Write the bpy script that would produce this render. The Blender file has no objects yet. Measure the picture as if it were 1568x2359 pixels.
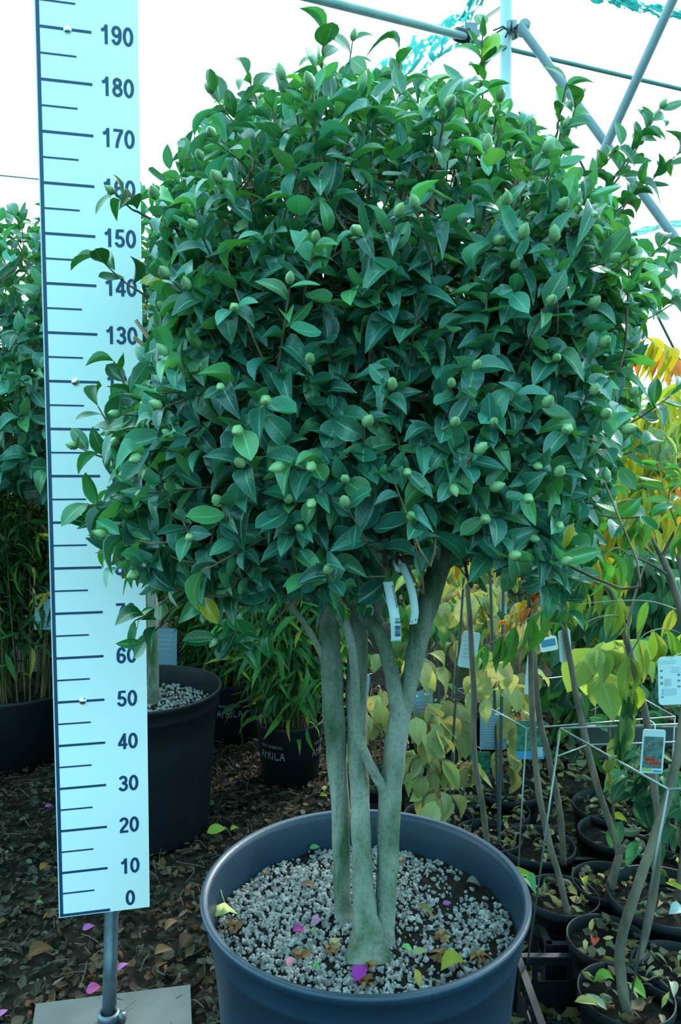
import bpy, math, random
import numpy as np
from mathutils import Vector, Matrix

# ------------------------------------------------------------------ camera
S = bpy.context.scene
COL = S.collection
F, PITCH, CAMH = 1750.0, 0.0726, 1.3
cam_d = bpy.data.cameras.new('camera')
cam_d.sensor_fit = 'VERTICAL'; cam_d.sensor_height = 36.0
cam_d.lens = 36.0 * F / 2359.0
cam_d.clip_start = 0.02; cam_d.clip_end = 200
cam = bpy.data.objects.new('camera', cam_d); COL.objects.link(cam)
cam.location = (0, 0, CAMH); cam.rotation_euler = (math.pi/2 - PITCH, 0, 0)
S.camera = cam
# ------------------------------------------------------------------ sky
EXPOSURE = 1.2
W = bpy.data.worlds.new('tunnel_sky'); S.world = W; W.use_nodes = True
nt = W.node_tree; nt.nodes.clear()
tc = nt.nodes.new('ShaderNodeTexCoord'); sp = nt.nodes.new('ShaderNodeSeparateXYZ')
nt.links.new(tc.outputs['Generated'], sp.inputs[0])
mr = nt.nodes.new('ShaderNodeMapRange'); mr.inputs[1].default_value = -0.5; mr.inputs[2].default_value = 0.45
nt.links.new(sp.outputs[1], mr.inputs[0])
mx = nt.nodes.new('ShaderNodeMix'); mx.data_type = 'RGBA'
mx.inputs[6].default_value = (0.42, 1.05, 1.22, 1)      # open, cyan side behind the photographer
mx.inputs[7].default_value = (1.10, 1.75, 1.95, 1)      # glowing white cladding ahead
nt.links.new(mr.outputs[0], mx.inputs[0])
mz = nt.nodes.new('ShaderNodeMapRange'); mz.inputs[1].default_value = -0.12; mz.inputs[2].default_value = -0.02
nt.links.new(sp.outputs[2], mz.inputs[0])
m2 = nt.nodes.new('ShaderNodeMix'); m2.data_type = 'RGBA'
m2.inputs[6].default_value = (0.03, 0.035, 0.03, 1)
nt.links.new(mz.outputs[0], m2.inputs[0]); nt.links.new(mx.outputs[2], m2.inputs[7])
bgn = nt.nodes.new('ShaderNodeBackground'); bgn.inputs[1].default_value = 1.0
wo = nt.nodes.new('ShaderNodeOutputWorld')
nt.links.new(m2.outputs[2], bgn.inputs[0]); nt.links.new(bgn.outputs[0], wo.inputs[0])
# ------------------------------------------------------------------ sun through the cladding, behind and to the right
sd = bpy.data.lights.new('sun', 'SUN'); sd.energy = 2.6; sd.angle = math.radians(6); sd.color = (1.0, 0.97, 0.88)
sun = bpy.data.objects.new('sun', sd); COL.objects.link(sun)
sdir = Vector((0.55, 0.75, 0.62)).normalized()
sun.rotation_euler = sdir.to_track_quat('Z', 'Y').to_euler()
S.view_settings.view_transform = 'Standard'; S.view_settings.look = 'None'
S.view_settings.exposure = EXPOSURE; S.view_settings.gamma = 1.0; S.view_settings.use_curve_mapping = False
try:
    S.cycles.max_bounces = 8; S.cycles.transparent_max_bounces = 8; S.cycles.use_denoising = True
except Exception: pass

rng = np.random.default_rng(7)
cP, sP = math.cos(PITCH), math.sin(PITCH)

def ray(px, py):
    u, v = (px - 784)/F, (1179.5 - py)/F
    return np.array([u, cP + v*sP, -sP + v*cP])
def P(px, py, d):
    r = ray(px, py); r = r*(d/r[1]); return np.array([r[0], r[1], CAMH + r[2]])
def G(px, py, z=0.0):
    r = ray(px, py); r = r*((z-CAMH)/r[2]); return np.array([r[0], r[1], z])
def proj(pts):
    pts = np.atleast_2d(pts); z = pts[:, 2]-CAMH
    D = pts[:, 1]*cP - z*sP; U = pts[:, 1]*sP + z*cP
    return np.stack([784+F*pts[:, 0]/D, 1179.5-F*U/D], 1)
def nrm(a): a = np.asarray(a, float); return a/np.maximum(np.linalg.norm(a, axis=-1, keepdims=True), 1e-9)

# ------------------------------------------------------------------ materials
def newmat(name):
    m = bpy.data.materials.new(name); m.use_nodes = True
    m.node_tree.nodes.clear(); return m, m.node_tree
def N(t, typ, **kw):
    n = t.nodes.new(typ)
    for k, v in kw.items():
        if isinstance(k, str) and k.startswith('i_'): n.inputs[k[2:]].default_value = v
        else: setattr(n, k, v)
    return n
def rgba(c): return (c[0], c[1], c[2], 1)
def simple(name, col, rough=0.6, metal=0.0, noise=0.0, nscale=20, col2=None, bump=0.0, spec=0.5, bscale=None, stretch=None, coat=0, speck=False):
    m, t = newmat(name)
    o = N(t, 'ShaderNodeOutputMaterial'); b = N(t, 'ShaderNodeBsdfPrincipled')
    b.inputs['Base Color'].default_value = rgba(col); b.inputs['Roughness'].default_value = rough
    b.inputs['Metallic'].default_value = metal; b.inputs['Specular IOR Level'].default_value = spec
    b.inputs['Coat Weight'].default_value = coat
    t.links.new(b.outputs[0], o.inputs[0])
    if noise or bump or col2:
        co = N(t, 'ShaderNodeTexCoord'); src = co.outputs['Object']
        if stretch:
            mp = N(t, 'ShaderNodeMapping'); mp.inputs['Scale'].default_value = stretch
            t.links.new(src, mp.inputs[0]); src = mp.outputs[0]
        nz = N(t, 'ShaderNodeTexNoise'); nz.inputs['Scale'].default_value = nscale; nz.inputs['Detail'].default_value = 6
        t.links.new(src, nz.inputs['Vector'])
        if col2 or noise:
            cr = N(t, 'ShaderNodeValToRGB'); c2 = col2 or tuple(max(0, c*(1-noise)) for c in col)
            cr.color_ramp.elements[0].position = 0.35; cr.color_ramp.elements[0].color = rgba(c2)
            cr.color_ramp.elements[1].position = 0.65; cr.color_ramp.elements[1].color = rgba(col)
            t.links.new(nz.outputs[0], cr.inputs[0]); t.links.new(cr.outputs[0], b.inputs['Base Color'])
            if speck:      # pale lichen specks and dark pores
                n3 = N(t, 'ShaderNodeTexNoise'); n3.inputs['Scale'].default_value = nscale*11; n3.inputs['Detail'].default_value = 3; t.links.new(co.outputs['Object'], n3.inputs['Vector'])
                r3 = N(t, 'ShaderNodeValToRGB'); e = r3.color_ramp.elements; e[0].position = .36; e[0].color = (.78, .78, .78, 1); e[1].position = .5; e[1].color = (1, 1, 1, 1)
                e2 = r3.color_ramp.elements.new(.68); e2.color = (1.0, 1.0, 1.0, 1); e3 = r3.color_ramp.elements.new(.74); e3.color = (1.5, 1.5, 1.4, 1)
                t.links.new(n3.outputs[0], r3.inputs[0]); mu_ = N(t, 'ShaderNodeMix', data_type='RGBA', blend_type='MULTIPLY'); mu_.inputs[0].default_value = 1
                t.links.new(cr.outputs[0], mu_.inputs[6]); t.links.new(r3.outputs[0], mu_.inputs[7]); t.links.new(mu_.outputs[2], b.inputs['Base Color'])
        if bump:
            nb = N(t, 'ShaderNodeTexNoise'); nb.inputs['Scale'].default_value = bscale or nscale*3; nb.inputs['Detail'].default_value = 4
            t.links.new(src, nb.inputs['Vector'])
            bp = N(t, 'ShaderNodeBump'); bp.inputs['Strength'].default_value = bump; bp.inputs['Distance'].default_value = 0.01
            t.links.new(nb.outputs[0], bp.inputs['Height']); t.links.new(bp.outputs[0], b.inputs['Normal'])
    return m
def leafmat(name, vein=(0.3, 0.5, 0.2), vein_amt=0.55, rough=0.32, trans=0.22, tcol=(1.4, 1.5, 0.4), edge=0.35, spec=0.5, bump=0.12):
    """green blade with pale midrib and rim; the tint attribute carries each leaf's own colour"""
    m, t = newmat(name)
    o = N(t, 'ShaderNodeOutputMaterial'); b = N(t, 'ShaderNodeBsdfPrincipled')
    at = N(t, 'ShaderNodeAttribute', attribute_name='tint')
    uv = N(t, 'ShaderNodeUVMap', uv_map='uv'); s = N(t, 'ShaderNodeSeparateXYZ'); t.links.new(uv.outputs[0], s.inputs[0])
    a = N(t, 'ShaderNodeMath', operation='SUBTRACT'); t.links.new(s.outputs[0], a.inputs[0]); a.inputs[1].default_value = 0.5
    ab = N(t, 'ShaderNodeMath', operation='ABSOLUTE'); t.links.new(a.outputs[0], ab.inputs[0])
    r1 = N(t, 'ShaderNodeMapRange'); t.links.new(ab.outputs[0], r1.inputs[0])
    r1.inputs[1].default_value = 0.012; r1.inputs[2].default_value = 0.045; r1.inputs[3].default_value = vein_amt; r1.inputs[4].default_value = 0
    r2 = N(t, 'ShaderNodeMapRange'); t.links.new(ab.outputs[0], r2.inputs[0])
    r2.inputs[1].default_value = 0.46; r2.inputs[2].default_value = 0.5; r2.inputs[3].default_value = 0; r2.inputs[4].default_value = edge
    ad = N(t, 'ShaderNodeMath', operation='MAXIMUM'); t.links.new(r1.outputs[0], ad.inputs[0]); t.links.new(r2.outputs[0], ad.inputs[1])
    mxx = N(t, 'ShaderNodeMix', data_type='RGBA'); t.links.new(ad.outputs[0], mxx.inputs[0])
    t.links.new(at.outputs[0], mxx.inputs[6]); mxx.inputs[7].default_value = rgba(vein)
    t.links.new(mxx.outputs[2], b.inputs['Base Color'])
    b.inputs['Roughness'].default_value = rough; b.inputs['Specular IOR Level'].default_value = spec
    # faint side veins
    wv = N(t, 'ShaderNodeMath', operation='MULTIPLY_ADD'); t.links.new(s.outputs[1], wv.inputs[0]); wv.inputs[1].default_value = 52
    mm = N(t, 'ShaderNodeMath', operation='MULTIPLY'); t.links.new(ab.outputs[0], mm.inputs[0]); mm.inputs[1].default_value = -28
    t.links.new(mm.outputs[0], wv.inputs[2])
    sn = N(t, 'ShaderNodeMath', operation='SINE'); t.links.new(wv.outputs[0], sn.inputs[0])
    bp = N(t, 'ShaderNodeBump'); bp.inputs['Strength'].default_value = bump; bp.inputs['Distance'].default_value = 0.002
    t.links.new(sn.outputs[0], bp.inputs['Height']); t.links.new(bp.outputs[0], b.inputs['Normal'])
    tr = N(t, 'ShaderNodeBsdfTranslucent')
    ml = N(t, 'ShaderNodeMix', data_type='RGBA', blend_type='MULTIPLY'); ml.inputs[0].default_value = 1
    t.links.new(at.outputs[0], ml.inputs[6]); ml.inputs[7].default_value = rgba(tcol)
    t.links.new(ml.outputs[2], tr.inputs[0])
    ms = N(t, 'ShaderNodeMixShader'); ms.inputs[0].default_value = trans
    t.links.new(b.outputs[0], ms.inputs[1]); t.links.new(tr.outputs[0], ms.inputs[2]); t.links.new(ms.outputs[0], o.inputs[0])
    return m
M = {}
M['camellia'] = leafmat('camellia_leaf', vein=(0.22, 0.60, 0.30), vein_amt=0.6, rough=0.33, trans=0.25, tcol=(1.5, 1.7, 0.35), edge=0.5, bump=0.05, spec=0.6)
M['softleaf'] = leafmat('soft_leaf', vein=(0.55, 0.5, 0.25), vein_amt=0.35, rough=0.55, trans=0.4, tcol=(1.2, 1.2, 0.7), edge=0.1, spec=0.3)
M['bamboo'] = leafmat('bamboo_leaf', vein=(0.12, 0.25, 0.05), vein_amt=0.3, rough=0.5, trans=0.35, tcol=(1.8, 1.9, 0.5), edge=0.0, spec=0.3)
M['dryleaf'] = leafmat('dry_leaf', vein=(0.3, 0.22, 0.1), vein_amt=0.3, rough=0.7, trans=0.2, tcol=(1, 1, 1), edge=0.0, spec=0.2)
M['petal'] = leafmat('petal', vein=(0.7, 0.15, 0.5), vein_amt=0.1, rough=0.6, trans=0.35, tcol=(1, 1, 1), edge=0.0, spec=0.2)
M['bark'] = simple('smooth_grey_green_bark', (0.23, 0.225, 0.185), 0.85, nscale=17, col2=(0.032, 0.07, 0.03), bump=0.8, bscale=70, stretch=(1, 1, 0.4), spec=0.2, speck=True)
M['twig'] = simple('brown_twig', (0.26, 0.16, 0.10), 0.7, nscale=14, col2=(0.08, 0.05, 0.035), spec=0.3)
M['paletwig'] = simple('pale_dry_twig', (0.27, 0.25, 0.18), 0.7, nscale=20, col2=(0.16, 0.15, 0.1), spec=0.3)
M['sumacbark'] = simple('sumac_bark', (0.15, 0.11, 0.075), 0.75, nscale=30, col2=(0.06, 0.048, 0.035), bump=0.3, stretch=(1, 1, 0.4))
M['redstem'] = simple('red_petiole', (0.32, 0.05, 0.04), 0.6)
M['cane'] = simple('bamboo_cane', (0.17, 0.095, 0.035), 0.6, nscale=14, col2=(0.025, 0.04, 0.012))
M['potnavy'] = simple('navy_black_plastic', (0.009, 0.030, 0.058), 0.45, nscale=5, col2=(0.006, 0.021, 0.042), bump=0.05, bscale=120, spec=0.5)
M['potblack'] = simple('black_plastic', (0.005, 0.008, 0.011), 0.58, nscale=6, col2=(0.003, 0.005, 0.007), spec=0.3)
M['soil'] = simple('dark_soil', (0.022, 0.017, 0.013), 0.95, nscale=60, col2=(0.008, 0.007, 0.006), bump=1.0, bscale=150, spec=0.1)
M['ground'] = simple('mulch_ground', (0.028, 0.022, 0.015), 0.95, nscale=26, col2=(0.008, 0.007, 0.006), bump=1.0, bscale=70, spec=0.1)
M['pumice'] = simple('pumice', (0.38, 0.36, 0.35), 0.9, nscale=90, col2=(0.11, 0.10, 0.10), bump=0.5, bscale=300, spec=0.2)
M['board'] = simple('white_board', (0.80, 0.84, 0.86), 0.38, spec=0.4)
M['ink'] = simple('navy_print', (0.008, 0.045, 0.12), 0.5)
M['boardedge'] = simple('grey_board_edge', (0.55, 0.6, 0.62), 0.4)
M['chrome'] = simple('chrome', (0.8, 0.8, 0.75), 0.12, metal=1.0, bump=0.2, bscale=200)
M['galv'] = simple('galvanised_steel', (0.15, 0.18, 0.21), 0.45, metal=0.7, nscale=40, col2=(0.10, 0.13, 0.16))
M['galvpole'] = simple('weathered_steel_tube', (0.20, 0.25, 0.27), 0.5, metal=0.3, nscale=12, col2=(0.16, 0.21, 0.23))
M['palepole'] = simple('haze_paled_tube', (0.55, 0.65, 0.66), 0.35, nscale=8, col2=(0.42, 0.55, 0.58))  # washed-out haze is put into the tube's pale cyan colour
M['wire'] = simple('steel_wire', (0.22, 0.24, 0.23), 0.38, metal=0.75)
M['greentube'] = simple('green_painted_tube', (0.06, 0.20, 0.19), 0.5, nscale=10, col2=(0.14, 0.24, 0.23))
M['plate'] = simple('grey_slab', (0.095, 0.105, 0.108), 0.75, nscale=7, col2=(0.06, 0.07, 0.072), bump=0.1)
M['tag'] = simple('pale_card', (0.50, 0.58, 0.60), 0.5)
M['tagblue'] = simple('pale_blue_card', (0.17, 0.27, 0.34), 0.5)
M['tagink'] = simple('grey_print', (0.12, 0.16, 0.18), 0.6)
M['tagfaint'] = simple('faint_print', (0.33, 0.45, 0.5), 0.6)
M['white'] = simple('white_paper', (0.75, 0.8, 0.8), 0.5)
M['black'] = simple('black_rubber', (0.01, 0.01, 0.012), 0.5)
M['dusk'] = simple('dark_green_panel', (0.02, 0.035, 0.034), 0.6)
M['photo'] = simple('photo_of_shrub', (0.10, 0.20, 0.17), 0.4, nscale=90, col2=(0.03, 0.07, 0.09))
M['photored'] = simple('photo_red_leaves', (0.55, 0.08, 0.03), 0.4, nscale=150, col2=(0.22, 0.04, 0.03))
M['photogreen'] = simple('photo_of_conifer', (0.03, 0.22, 0.14), 0.4, nscale=70, col2=(0.01, 0.07, 0.05))
M['photoblue'] = simple('photo_blue', (0.04, 0.25, 0.45), 0.4)
M['lime'] = simple('lime_print', (0.25, 0.4, 0.08), 0.5)
M['bluebag'] = simple('blue_plastic', (0.03, 0.08, 0.22), 0.5)
M['print'] = simple('pot_white_print', (0.28, 0.33, 0.34), 0.6)
M['bud'] = simple('flower_bud_green', (0.26, 0.40, 0.17), 0.5, nscale=50, col2=(0.15, 0.27, 0.11))
M['brownpetal'] = simple('withered_petal', (0.30, 0.15, 0.05), 0.8, nscale=60, col2=(0.16, 0.07, 0.03))
M['net'] = None
def netmat(name, col, dens, scale):
    m, t = newmat(name); o = N(t, 'ShaderNodeOutputMaterial'); b = N(t, 'ShaderNodeBsdfPrincipled')
    b.inputs['Base Color'].default_value = rgba(col); b.inputs['Roughness'].default_value = 0.7
    tr = N(t, 'ShaderNodeBsdfTranslucent'); tr.inputs[0].default_value = rgba(col)
    m1 = N(t, 'ShaderNodeMixShader'); m1.inputs[0].default_value = 0.6
    t.links.new(b.outputs[0], m1.inputs[1]); t.links.new(tr.outputs[0], m1.inputs[2])
    tp = N(t, 'ShaderNodeBsdfTransparent'); co = N(t, 'ShaderNodeTexCoord')
    nz = N(t, 'ShaderNodeTexNoise'); nz.inputs['Scale'].default_value = scale; nz.inputs['Detail'].default_value = 8
    t.links.new(co.outputs['Object'], nz.inputs['Vector'])
    g = N(t, 'ShaderNodeMath', operation='LESS_THAN'); g.inputs[1].default_value = dens; t.links.new(nz.outputs[0], g.inputs[0])
    ms = N(t, 'ShaderNodeMixShader'); t.links.new(g.outputs[0], ms.inputs[0])
    t.links.new(tp.outputs[0], ms.inputs[1]); t.links.new(m1.outputs[0], ms.inputs[2]); t.links.new(ms.outputs[0], o.inputs[0])
    return m
M['net'] = netmat('green_shade_net', (0.12, 0.55, 0.52), 0.54, 22)
M['netfine'] = netmat('fine_windbreak_net', (0.55, 0.85, 0.8), 0.6, 60)

# ------------------------------------------------------------------ object helpers
def tag(o, label=None, cat=None, group=None, kind=None):
    if label: o['label'] = label
    if cat: o['category'] = cat
    if group: o['group'] = group
    if kind: o['kind'] = kind
    return o
def thing(name, label, cat, loc=(0, 0, 0), group=None):
    o = bpy.data.objects.new(name, None); COL.objects.link(o); o.location = Vector([float(v) for v in loc])
    o.empty_display_size = 0.05
    return tag(o, label, cat, group)
def link(name, me, mats, parent=None):
    o = bpy.data.objects.new(name, me); COL.objects.link(o)
    if not isinstance(mats, (list, tuple)): mats = [mats]
    for m in mats: me.materials.append(m)
    if parent is not None:
        o.parent = parent
        # geometry is written in world coordinates: shift it so that it hangs on its parent's base
        off = Vector((0, 0, 0)); q = parent
        while q is not None: off += q.location; q = q.parent
        me.transform(Matrix.Translation(-off))
    return o
class MB:
    """collects quads and triangles, then links them as one mesh object"""
    def __init__(s): s.v = []; s.f = []; s.n = 0; s.mi = []; s.cur = 0
    def add(s, v, f):
        v = np.asarray(v, float); s.v.append(v)
        for q in f: s.f.append([i+s.n for i in q]); s.mi.append(s.cur)
        s.n += len(v)
    def box(s, c, size, R=None):
        x, y, z = [q/2 for q in size]
        v = np.array([[a*x, b*y, d*z] for a in (-1, 1) for b in (-1, 1) for d in (-1, 1)])
        if R is not None: v = v @ np.array(R).T
        s.add(v+np.array(c), [(0, 1, 3, 2), (4, 6, 7, 5), (0, 4, 5, 1), (2, 3, 7, 6), (0, 2, 6, 4), (1, 5, 7, 3)])
    def hexa(s, v): s.add(v, [(0, 1, 3, 2), (4, 6, 7, 5), (0, 4, 5, 1), (2, 3, 7, 6), (0, 2, 6, 4), (1, 5, 7, 3)])
    def tube(s, pts, rad, k=8, cap=True, jit=0.0):
        pts = np.asarray(pts, float); n = len(pts)
        rad = np.broadcast_to(np.asarray(rad, float), (n,))
        T = np.gradient(pts, axis=0); T = nrm(T)
        ref = np.array([0, 0, 1.0]) if abs(T[0][2]) < 0.9 else np.array([1.0, 0, 0])
        V = []
        u = nrm(np.cross(T[0], ref))
        for i in range(n):
            u = nrm(u - T[i]*np.dot(u, T[i])); w = np.cross(T[i], u)
            a = np.arange(k)*2*np.pi/k
            rr = rad[i]*(1+jit*np.sin(3*a+i*0.9)+jit*0.6*np.sin(2*a-i*1.3))
            V.append(pts[i]+rr[:, None]*(np.cos(a)[:, None]*u+np.sin(a)[:, None]*w))
        V = np.concatenate(V); f = []
        for i in range(n-1):
            for j in range(k):
                f.append((i*k+j, i*k+(j+1) % k, (i+1)*k+(j+1) % k, (i+1)*k+j))
        if cap:
            f.append(tuple(range(k))[::-1]); f.append(tuple((n-1)*k+j for j in range(k)))
        s.add(V, f)
    def lathe(s, prof, c, k=48, close=False):
        prof = np.asarray(prof, float); a = np.arange(k)*2*np.pi/k; n = len(prof)
        V = np.concatenate([np.stack([c[0]+r*np.cos(a), c[1]+r*np.sin(a), np.full(k, c[2]+z)], 1) for r, z in prof])
        f = []
        for i in range(n-1):
            for j in range(k): f.append((i*k+j, i*k+(j+1) % k, (i+1)*k+(j+1) % k, (i+1)*k+j))
        if close: f.append(tuple(range(k))[::-1])
        s.add(V, f)
    def build(s, name, mats, parent=None, smooth=True):
        me = bpy.data.meshes.new(name)
        me.from_pydata(np.concatenate(s.v).tolist(), [], s.f); me.update()
        if smooth: me.polygons.foreach_set('use_smooth', [True]*len(me.polygons))
        me.polygons.foreach_set('material_index', s.mi)
        return link(name, me, mats, parent)
def smoothline(pts, n=6):
    """Catmull-Rom through the points (rows may carry extra columns such as radius)"""
    p = np.asarray(pts, float); q = np.vstack([2*p[0]-p[1], p, 2*p[-1]-p[-2]]); out = []
    for i in range(1, len(q)-2):
        for t in np.linspace(0, 1, n, endpoint=False):
            out.append(0.5*((2*q[i])+(-q[i-1]+q[i+1])*t+(2*q[i-1]-5*q[i]+4*q[i+1]-q[i+2])*t*t+(-q[i-1]+3*q[i]-3*q[i+1]+q[i+2])*t**3))
    out.append(p[-1]); return np.array(out)
def shade(o, ang=40):
    me = o.data
    try: me.set_sharp_from_angle(angle=math.radians(ang))
    except Exception: pass
    return o

# leaf blade templates: local x across, y along (0..1), z up
def blade(wr=0.45, rows=6, a=0.85, pw=0.9, fold=0.12, curl=-0.10, tip=0.12, wave=0.0, cols=5):
    V = []; UV = []
    for i in range(rows+1):
        t = i/rows
        w = 0.5*wr*math.sin(math.pi*min(1, max(0, t))**a)**pw
        if t > 1-tip: w = w*0.55+0.02*(1-t)
        w = max(w, 0.004)
        for j in range(cols):
            s = (j/(cols-1))*2-1
            V.append((s*w, t, fold*abs(s)*w*2 + curl*4*(t-0.35)**2 - curl*4*0.1225 + wave*math.sin(t*9+s*1.5)*abs(s)))
            UV.append(((s+1)/2, t))
    Q = [(i*cols+j, i*cols+j+1, (i+1)*cols+j+1, (i+1)*cols+j) for i in range(rows) for j in range(cols-1)]
    return np.array(V), np.array(UV), np.array(Q)
T_CAM = [blade(0.52, 6, 0.90, 0.75, 0.35, -0.16, 0.1), blade(0.58, 6, 0.95, 0.7, 0.2, -0.28, 0.09, 0.01),
         blade(0.46, 6, 0.9, 0.8, 0.5, -0.08, 0.1), blade(0.60, 6, 1.0, 0.65, 0.3, 0.12, 0.06, 0.015)]
T_SMALL = [blade(0.46, 4, 0.92, 0.85, 0.3, -0.2, 0.1, cols=3), blade(0.5, 4, 0.92, 0.85, 0.2, 0.1, 0.1, cols=3)]
T_OVAL = [blade(0.62, 6, 0.82, 0.85, 0.2, -0.12, 0.14), blade(0.55, 6, 0.85, 0.9, 0.1, -0.25, 0.14, 0.02), blade(0.5, 6, 0.85, 0.9, 0.6, -0.1, 0.14)]
T_LANCE = [blade(0.27, 6, 0.75, 0.9, 0.4, -0.14, 0.1, 0.006), blade(0.24, 6, 0.8, 0.9, 0.7, -0.22, 0.1, 0.01)]
T_BAMB = [blade(0.16, 4, 0.7, 0.8, 0.3, -0.18, 0.1, cols=3), blade(0.14, 4, 0.7, 0.8, 0.3, -0.3, 0.1, cols=3)]
T_LITTER = [blade(0.5, 3, 0.9, 0.8, 0.5, 0.2, 0.1, 0.05, cols=3), blade(0.35, 3, 0.9, 0.8, -0.4, -0.3, 0.1, 0.06, cols=3), blade(0.7, 3, 0.9, 0.7, 0.2, 0.1, 0.1, 0.08, cols=3)]

def leaves(name, pos, d, n, size, tint, temps, mat, parent=None, wvar=0.15):
    """one mesh of many blades: pos base, d tip direction, n face normal, size length, tint colour rows"""
    pos, d, n = np.asarray(pos, float), nrm(d), np.asarray(n, float)
    size = np.broadcast_to(np.asarray(size, float), (len(pos),)); tint = np.broadcast_to(np.asarray(tint, float), (len(pos), 3))
    n = nrm(n - d*np.sum(n*d, 1, keepdims=True)); x = np.cross(d, n)
    tint = tint*({'soft_leaf': .62, 'dry_leaf': .6, 'petal': .7}.get(mat.name, 1.0))     # albedo scale of the thin, pale blades
    which = rng.integers(0, len(temps), len(pos)); VV = []; UU = []; QQ = []; CC = []; base = 0
    for k, (V, UV, Q) in enumerate(temps):
        I = np.where(which == k)[0]
        if not len(I): continue
        wx = (1+wvar*rng.standard_normal(len(I)))[:, None, None]; cz = (1+0.5*rng.standard_normal(len(I)))[:, None, None]
        s = size[I][:, None, None]
        A = pos[I][:, None]+s*(V[None, :, 0:1]*wx*x[I][:, None]+V[None, :, 1:2]*d[I][:, None]+V[None, :, 2:3]*cz*n[I][:, None])
        m = len(V); VV.append(A.reshape(-1, 3)); UU.append(np.tile(UV, (len(I), 1))); CC.append(np.repeat(tint[I], m, 0))
        QQ.append((Q[None]+(base+np.arange(len(I))*m)[:, None, None]).reshape(-1, 4)); base += m*len(I)
    V = np.concatenate(VV); U = np.concatenate(UU); Q = np.concatenate(QQ); C = np.concatenate(CC)
    me = bpy.data.meshes.new(name)
    me.vertices.add(len(V)); me.vertices.foreach_set('co', V.ravel())
    me.loops.add(Q.size); me.loops.foreach_set('vertex_index', Q.ravel().astype(np.int32))
    me.polygons.add(len(Q)); me.polygons.foreach_set('loop_start', np.arange(len(Q), dtype=np.int32)*4)
    me.update(calc_edges=True)
    me.polygons.foreach_set('use_smooth', np.ones(len(Q), bool))
    uv = me.uv_layers.new(name='uv'); uv.data.foreach_set('uv', U[Q.ravel()].ravel())
    ca = me.color_attributes.new('tint', 'FLOAT_COLOR', 'POINT')
    ca.data.foreach_set('color', np.hstack([C, np.ones((len(C), 1))]).ravel())
    me.validate()
    return link(name, me, mat, parent)
def tints(n, cols, var=0.18):
    cols = np.asarray(cols, float); w = rng.integers(0, len(cols), n)
    return cols[w]*np.exp(var*rng.standard_normal((n, 1)))*np.exp(0.06*rng.standard_normal((n, 3)))
def jitter(n, s): return rng.standard_normal((n, 3))*s

def text_mesh(s, size, bold, xscale=1.0):
    cu = bpy.data.curves.new('txt', 'FONT'); cu.body = s; cu.size = size; cu.align_x = 'CENTER'; cu.align_y = 'CENTER'
    cu.offset = bold; cu.space_character = 1.14; cu.extrude = 0.0003; cu.resolution_u = 6
    o = bpy.data.objects.new('txt', cu); COL.objects.link(o)
    dg = bpy.context.evaluated_depsgraph_get(); me = bpy.data.meshes.new_from_object(o.evaluated_get(dg))
    bpy.data.objects.remove(o); bpy.data.curves.remove(cu)
    co = np.empty(len(me.vertices)*3); me.vertices.foreach_get('co', co); co = co.reshape(-1, 3)
    mid = (co.max(0)+co.min(0))/2; co[:, :2] -= mid[:2]; co[:, 0] *= xscale
    fs = [tuple(p.vertices) for p in me.polygons]; bpy.data.meshes.remove(me)
    return co, fs

# ------------------------------------------------------------------ ground and tunnel
gm = MB(); nx, ny = 90, 90
gx = np.linspace(-9, 9, nx); gy = np.linspace(0.2, 22, ny)
X, Y = np.meshgrid(gx, gy); Z = 0.006*np.sin(X*9+Y*5)+0.005*np.sin(X*21-Y*17)-0.012
gm.add(np.stack([X.ravel(), Y.ravel(), Z.ravel()], 1), [(j*nx+i, j*nx+i+1, (j+1)*nx+i+1, (j+1)*nx+i) for j in range(ny-1) for i in range(nx-1)])
tag(gm.build('floor', M['ground']), kind='structure')

# leaf litter: bark chips and dead leaves
def litter(name, n, xr, yr, cols, smin, smax, z0=0.0, excl=None):
    p = np.stack([rng.uniform(*xr, n), yr[0]+(yr[1]-yr[0])*rng.random(n)**1.5, z0+rng.random(n)*0.012], 1)
    a = rng.random(n)*6.283; d = np.stack([np.cos(a), np.sin(a), rng.normal(0, 0.18, n)], 1)
    nn = np.tile([0, 0, 1.0], (n, 1))+jitter(n, 0.35)
    return leaves(name, p, d, nn, rng.uniform(smin, smax, n), tints(n, cols, 0.35), T_LITTER, M['dryleaf'])
BR = [(0.07, 0.046, 0.026), (0.04, 0.033, 0.022), (0.11, 0.088, 0.055), (0.045, 0.043, 0.03), (0.15, 0.065, 0.028), (0.10, 0.088, 0.07), (.03, .024, .018), (.03, .024, .018)]
tag(litter('leaf_litter', 16000, (-1.9, 0.5), (1.35, 4.2), BR, 0.012, 0.042), 'brown dead leaves and bark chips covering the ground at left', 'leaf litter', kind='stuff')
tag(litter('leaf_litter', 4200, (0.30, 2.2), (1.4, 4.0), [(0.28, 0.25, 0.1), (0.2, 0.17, 0.07), (0.3, 0.3, 0.14), (0.08, 0.06, 0.03), (0.13, 0.13, 0.07)], 0.03, 0.08), 'pale yellow fallen leaves carpeting the ground under the right hand saplings', 'leaf litter', kind='stuff')
sh = rng.random(1800)
M['straw'] = simple('dry_straw', (0.13, 0.105, 0.075), 0.8, nscale=20, col2=(0.07, 0.055, 0.04))
def straw(n):
    mb = MB()
    for i in range(n):
        x = rng.uniform(-1.8, 0.2); y = rng.uniform(1.5, 3.6); a = rng.random()*6.28; L = rng.uniform(0.03, 0.1)
        p0 = np.array([x, y, 0.012+rng.random()*0.012]); p1 = p0+np.array([math.cos(a)*L, math.sin(a)*L, rng.normal(0, 0.008)])
        pm = (p0+p1)/2+np.array([rng.normal(0, .006), rng.normal(0, .006), .004])
        mb.tube([p0, pm, p1], 0.0011, k=3, cap=False)
    return mb
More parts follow.
